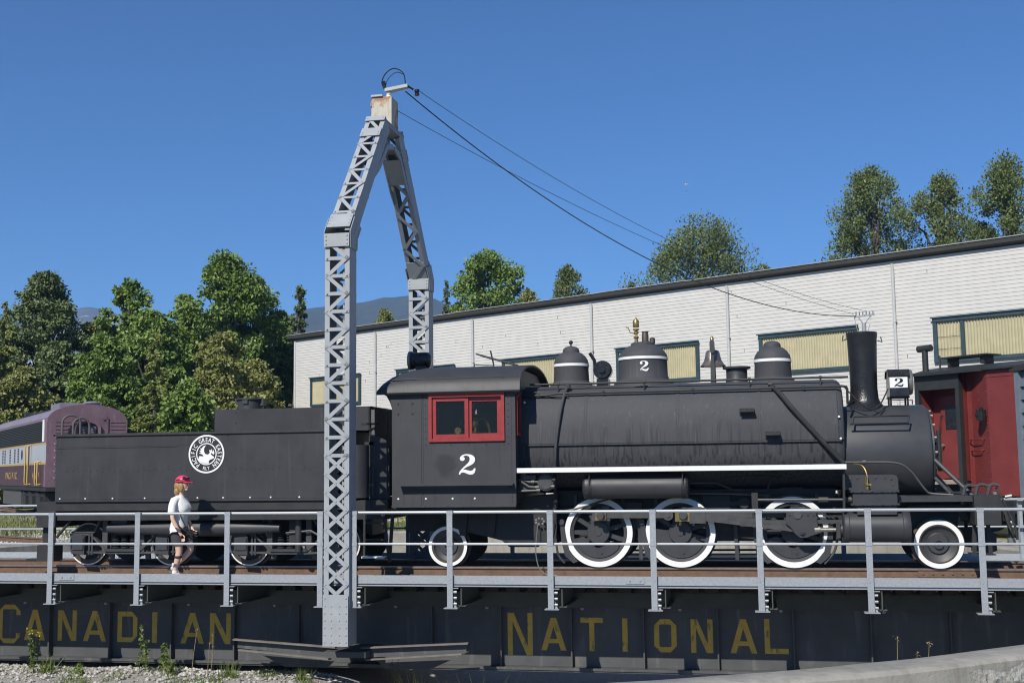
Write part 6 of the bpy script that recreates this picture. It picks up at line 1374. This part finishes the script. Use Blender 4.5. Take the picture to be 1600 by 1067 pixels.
m = MB(); m.box(-9.385,-9.255,-2.0,-1.93,.625,.71); m.box(-9.35,-9.29,-1.99,-1.94,.71,.73); m.build('camera_body', GLOSS, cm, 0); m = MB(); m.cyl((-9.255,-1.965,.665),(-9.19,-1.965,.655),.034,.038,n=14); m.build('lens', GLOSS, cm)
m = MB(); m.tube(catmull([(-9.60,-2.03,1.30),(-9.53,-2.045,1.12),(-9.45,-2.04,.92),(-9.36,-2.0,.73)]), .011, 5); m.tube(catmull([(-9.66,-2.045,1.05),(-9.62,-2.08,.9),(-9.50,-2.07,.80),(-9.38,-2.0,.70)]), .014, 5); m.build('camera_strap', STRAP, cm)
# ================================================================ BIRDS
bd = None
for i, (x, y, z, lab) in enumerate(((-2.72,38.7,15.85,'small white gull high in the sky, upper one of the pair'), (-2.78,38.7,15.38,'small white gull high in the sky, lower one with raised wings'))):
    b = thing('gull', lab, 'bird', (x, y, z), .4+i, 'two gulls in the sky'); b.scale = (.55, .55, .55)
    m = MB(); m.tube([(-.16,0,0),(-.08,0,.01),(.06,0,.01),(.14,0,.03),(.18,0,.03)], [.01,.045,.05,.03,.008], 8); m.build('body', WHT, b, 40, (0,0,0))
    for s_ in (-1, 1):
        m = MB(); h_ = .10+.14*i; m.add([(.05,0,.03),(-.07,0,.03),(-.06,s_*.18,.03+h_),(.05,s_*.2,.03+h_),(-.1,s_*.36,.02+h_*.8)], [(0,1,2,3),(3,2,4)]); m.add([(.05,0,.022),(-.07,0,.022),(-.06,s_*.18,.022+h_),(.05,s_*.2,.022+h_),(-.1,s_*.36,.015+h_*.8)], [(3,2,1,0),(4,2,3)]); m.build('wing', WHT, b, 0, (0,0,0))

# ================================================================ SMALL GROWTH, GRAVEL
def blades(pts, h, w_, rng, lean=.5):
    n = len(pts); a = rng.random(n)*2*pi; hh = h*(.5+rng.random(n)); l = lean*rng.random(n)*hh; b = rng.random(n)*2*pi
    d = np.stack([np.cos(a)*w_, np.sin(a)*w_, 0*a], 1); tip = np.stack([np.cos(b)*l, np.sin(b)*l, hh], 1)
    V = np.stack([pts-d, pts+d, pts+tip], 1).reshape(-1, 3); return V, np.arange(3*n).reshape(-1, 3)
rng = np.random.default_rng(21)
n = 42000; ang = rng.uniform(radians(88), radians(172), n); rad = 13.4+rng.random(n)**1.3*22
keep = (noise2(ang*7, rad*.55, 2) + .35*noise2(ang*31, rad*2.1, 5) > -.12) & (((rad > 16) | (ang < radians(140))))
ang, rad = ang[keep], rad[keep]; gx, gy = CX+rad*np.cos(ang), rad*np.sin(ang)
P_ = np.stack([gx, gy, ground_z(gx, gy)-.02], 1); V, F = blades(P_, .20, .022, rng)
o = link('grass', np_mesh('grass', V, F, LEAF['grass'])); tag(o, 'yellowing grass growing beyond the far edge of the pit', None, None, 'stuff')
n = 6500; gx = rng.uniform(-14.2,-6.2,n); gy = rng.uniform(-3.3,-1.3,n); kp = (noise2(gx*3.1, gy*2.3, 1) > .25); gx, gy = gx[kp], gy[kp]
V1, F1 = blades(np.stack([gx, gy, pit_z(gx, gy)-.01], 1), .10, .008, rng, .8)
gx = np.concatenate([rng.uniform(1.2,3.0,260)]); a_ = np.arctan2(-9.6, gx+6.5); r_ = 13.16+rng.random(260)*.3
P2 = np.stack([CX+r_*np.cos(a_), r_*np.sin(a_), np.full(260,-.50)], 1); V2, F2 = blades(P2, .17, .007, rng, .6)
o = link('grass', np_mesh('grass', np.concatenate([V1,V2]), np.concatenate([F1,F2+len(V1)]), LEAF['weed'])); tag(o, 'thin weeds and grass blades in the gravel near the girder', None, None, 'stuff')
n = 14000; px_ = rng.uniform(-17.5,4.0,n); py_ = -1.25-9*rng.random(n)**2.2; kp = np.hypot(px_-CX, py_) < 12.3; px_, py_ = px_[kp], py_[kp]; n = len(px_); s_ = .012+.05*rng.random(n)**2.2
oc = np.array([(1,0,0),(-1,0,0),(0,1,0),(0,-1,0),(0,0,1),(0,0,-1)], float); of = np.array([(0,2,4),(2,1,4),(1,3,4),(3,0,4),(2,0,5),(1,2,5),(3,1,5),(0,3,5)])
V = (np.stack([px_, py_, pit_z(px_, py_)+.012], 1)[:,None,:] + oc[None]*s_[:,None,None]*rng.uniform(.6,1.3,(n,6,1))*np.array([1.2,1,.7])); F = (of[None]+6*np.arange(n)[:,None,None]).reshape(-1,3)
o = link('gravel', np_mesh('gravel', V.reshape(-1,3), F, leaf_mat('gravel_stones', (.17,.16,.14), (.60,.58,.54), 0.))); tag(o, 'loose grey stones on the pit floor', None, None, 'stuff')
n = 9000; ang = rng.uniform(radians(95), radians(176), n); rad = 13.2+rng.random(n)*9; s_ = rng.uniform(.02,.07,n)
V = (np.stack([CX+rad*np.cos(ang), rad*np.sin(ang), np.full(n,-.12)], 1)[:,None,:] + oc[None]*s_[:,None,None]*rng.uniform(.6,1.3,(n,6,1))*np.array([1.2,1,.7])); F = (of[None]+6*np.arange(n)[:,None,None]).reshape(-1,3)
o = link('gravel', np_mesh('gravel', V.reshape(-1,3), F, bpy.data.materials['gravel_stones'])); tag(o, 'loose pale ballast beyond the far pit edge', None, None, 'stuff')

def weed(label, x, y, zb, h, kind, seed, stems=1, group='weeds by the girder'):
    rng = np.random.default_rng(seed); rnd = random.Random(seed); zb = float(pit_z(x, y))-.01; t = thing('weed', label, 'weed', (x, y, zb), 0, group)
    st = MB(); C = []; top = []
    for s_ in range(stems):
        dx, dy = rnd.uniform(-.1,.1)*(stems > 1), rnd.uniform(-.06,.06)*(stems > 1); lx, ly = rnd.uniform(-.22,.22)*h*.6, rnd.uniform(-.1,.1)*h; hh = h*(1-.35*rnd.random()*(s_ > 0))
        st.tube([(dx,dy,0),(dx+lx*.4,dy+ly*.4,hh*.5),(dx+lx,dy+ly,hh)], [.007,.006,.003], 5); top.append((dx+lx,dy+ly,hh))
        if kind in ('leafy','flower'):
            for f in np.linspace(.15,.98,int(26*h/.7)):
                a = rnd.random()*2*pi; C.append((dx+lx*f+cos(a)*.045*(1.2-f), dy+ly*f+sin(a)*.045*(1.2-f), hh*f))
    st.build('stem', LEAF['dry'] if kind == 'dry' else LEAF['weed'], t, 40, (0,0,0))
    if kind == 'tuft':
        V, F = blades(np.stack([rng.normal(size=70)*.07, rng.normal(size=70)*.05, np.zeros(70)], 1), h, .010, rng, .9); link('leaves', np_mesh('leaves', V, F, LEAF['weed']), t)
    if C:
        V, F = quads(np.repeat(np.array(C), 3, 0)+rng.normal(size=(3*len(C),3))*.018, .075, rng, .5, .38); link('leaves', np_mesh('leaves', V, F, LEAF['weed']), t)
    if kind in ('flower','dry'):
        H = np.array([q for tp in top for q in [tp]*9]); V, F = quads(H+rng.normal(size=H.shape)*(.035 if kind == 'flower' else .02)+np.array([0,0,-.03 if kind == 'dry' else 0]), .05 if kind == 'flower' else .035, rng, 1.0, .7 if kind == 'flower' else .3); fh_ = link('flower_head', np_mesh('flower_head', V, F, LEAF['yellow' if kind == 'flower' else 'dry']), t); fh_['kind'] = 'stuff'
Z0 = -1.72
weed('tall leafy green weed standing in front of the letter I', -10.35, -1.62, Z0, .86, 'leafy', 1, 2)
weed('shorter leafy weed close beside the tall leafy one', -9.95, -1.66, Z0, .52, 'leafy', 2, 2)
weed('low trailing leafy weed between the letter I and letter A', -9.75, -1.75, Z0, .36, 'leafy', 3, 3)
weed('slender weed with yellow flower heads before the first letter A of the lettering', -12.22, -1.85, Z0, .72, 'flower', 4, 2)
weed('single straight dry grass stalk below the letter A', -9.25, -2.0, Z0, .82, 'dry', 5, 1)
weed('leaning dry grass stalks beside the last letter N', -8.98, -1.9, Z0, .74, 'dry', 6, 3)
weed('green grassy tuft under the first letter N', -11.95, -1.9, Z0, .26, 'tuft', 7)
weed('green grassy tuft under the last letter of the first word', -8.65, -1.85, Z0, .24, 'tuft', 8)
weed('small tuft in the shade of the first word side of the gantry foot', -7.35, -1.9, Z0, .20, 'tuft', 9)
weed('small tuft in the shade under the big N of the second word', -4.2, -2.2, Z0, .62, 'tuft', 10)
weed('faint tuft in the shade between gantry foot and second word', -5.35, -2.0, Z0, .60, 'tuft', 11)
weed('feathery weed under the big letter C', -13.0, -2.0, Z0, .30, 'leafy', 12, 3)
weed('low leafy clump midway between flower and tall weed', -11.3, -2.0, Z0, .22, 'leafy', 13, 4)
weed('dry brown weed behind the concrete rim, nearer the letter L of two', 1.98, -3.0, Z0, 1.62, 'dry', 14, 3)
weed('dry brown weed behind the concrete rim, farther from the letter L of two', 2.16, -3.0, Z0, 1.6, 'dry', 15, 3)
# ================================================================ AIR
HZ = bpy.data.materials.new('thin_air'); HZ.use_nodes = True; n = HZ.node_tree.nodes; n.remove(n['Principled BSDF'])
pv = n.new('ShaderNodeVolumePrincipled'); pv.inputs['Color'].default_value = (.40,.62,1.0,1); pv.inputs['Density'].default_value = 1.9e-4; pv.inputs['Anisotropy'].default_value = 0.0
HZ.node_tree.links.new(pv.outputs[0], n['Material Output'].inputs['Volume'])
o = MB().box(-3900, 3900, -3900, 3900, -14, 385).build('haze', HZ, None, 0); tag(o, 'thin blue summer haze filling the valley', None, None, 'stuff')
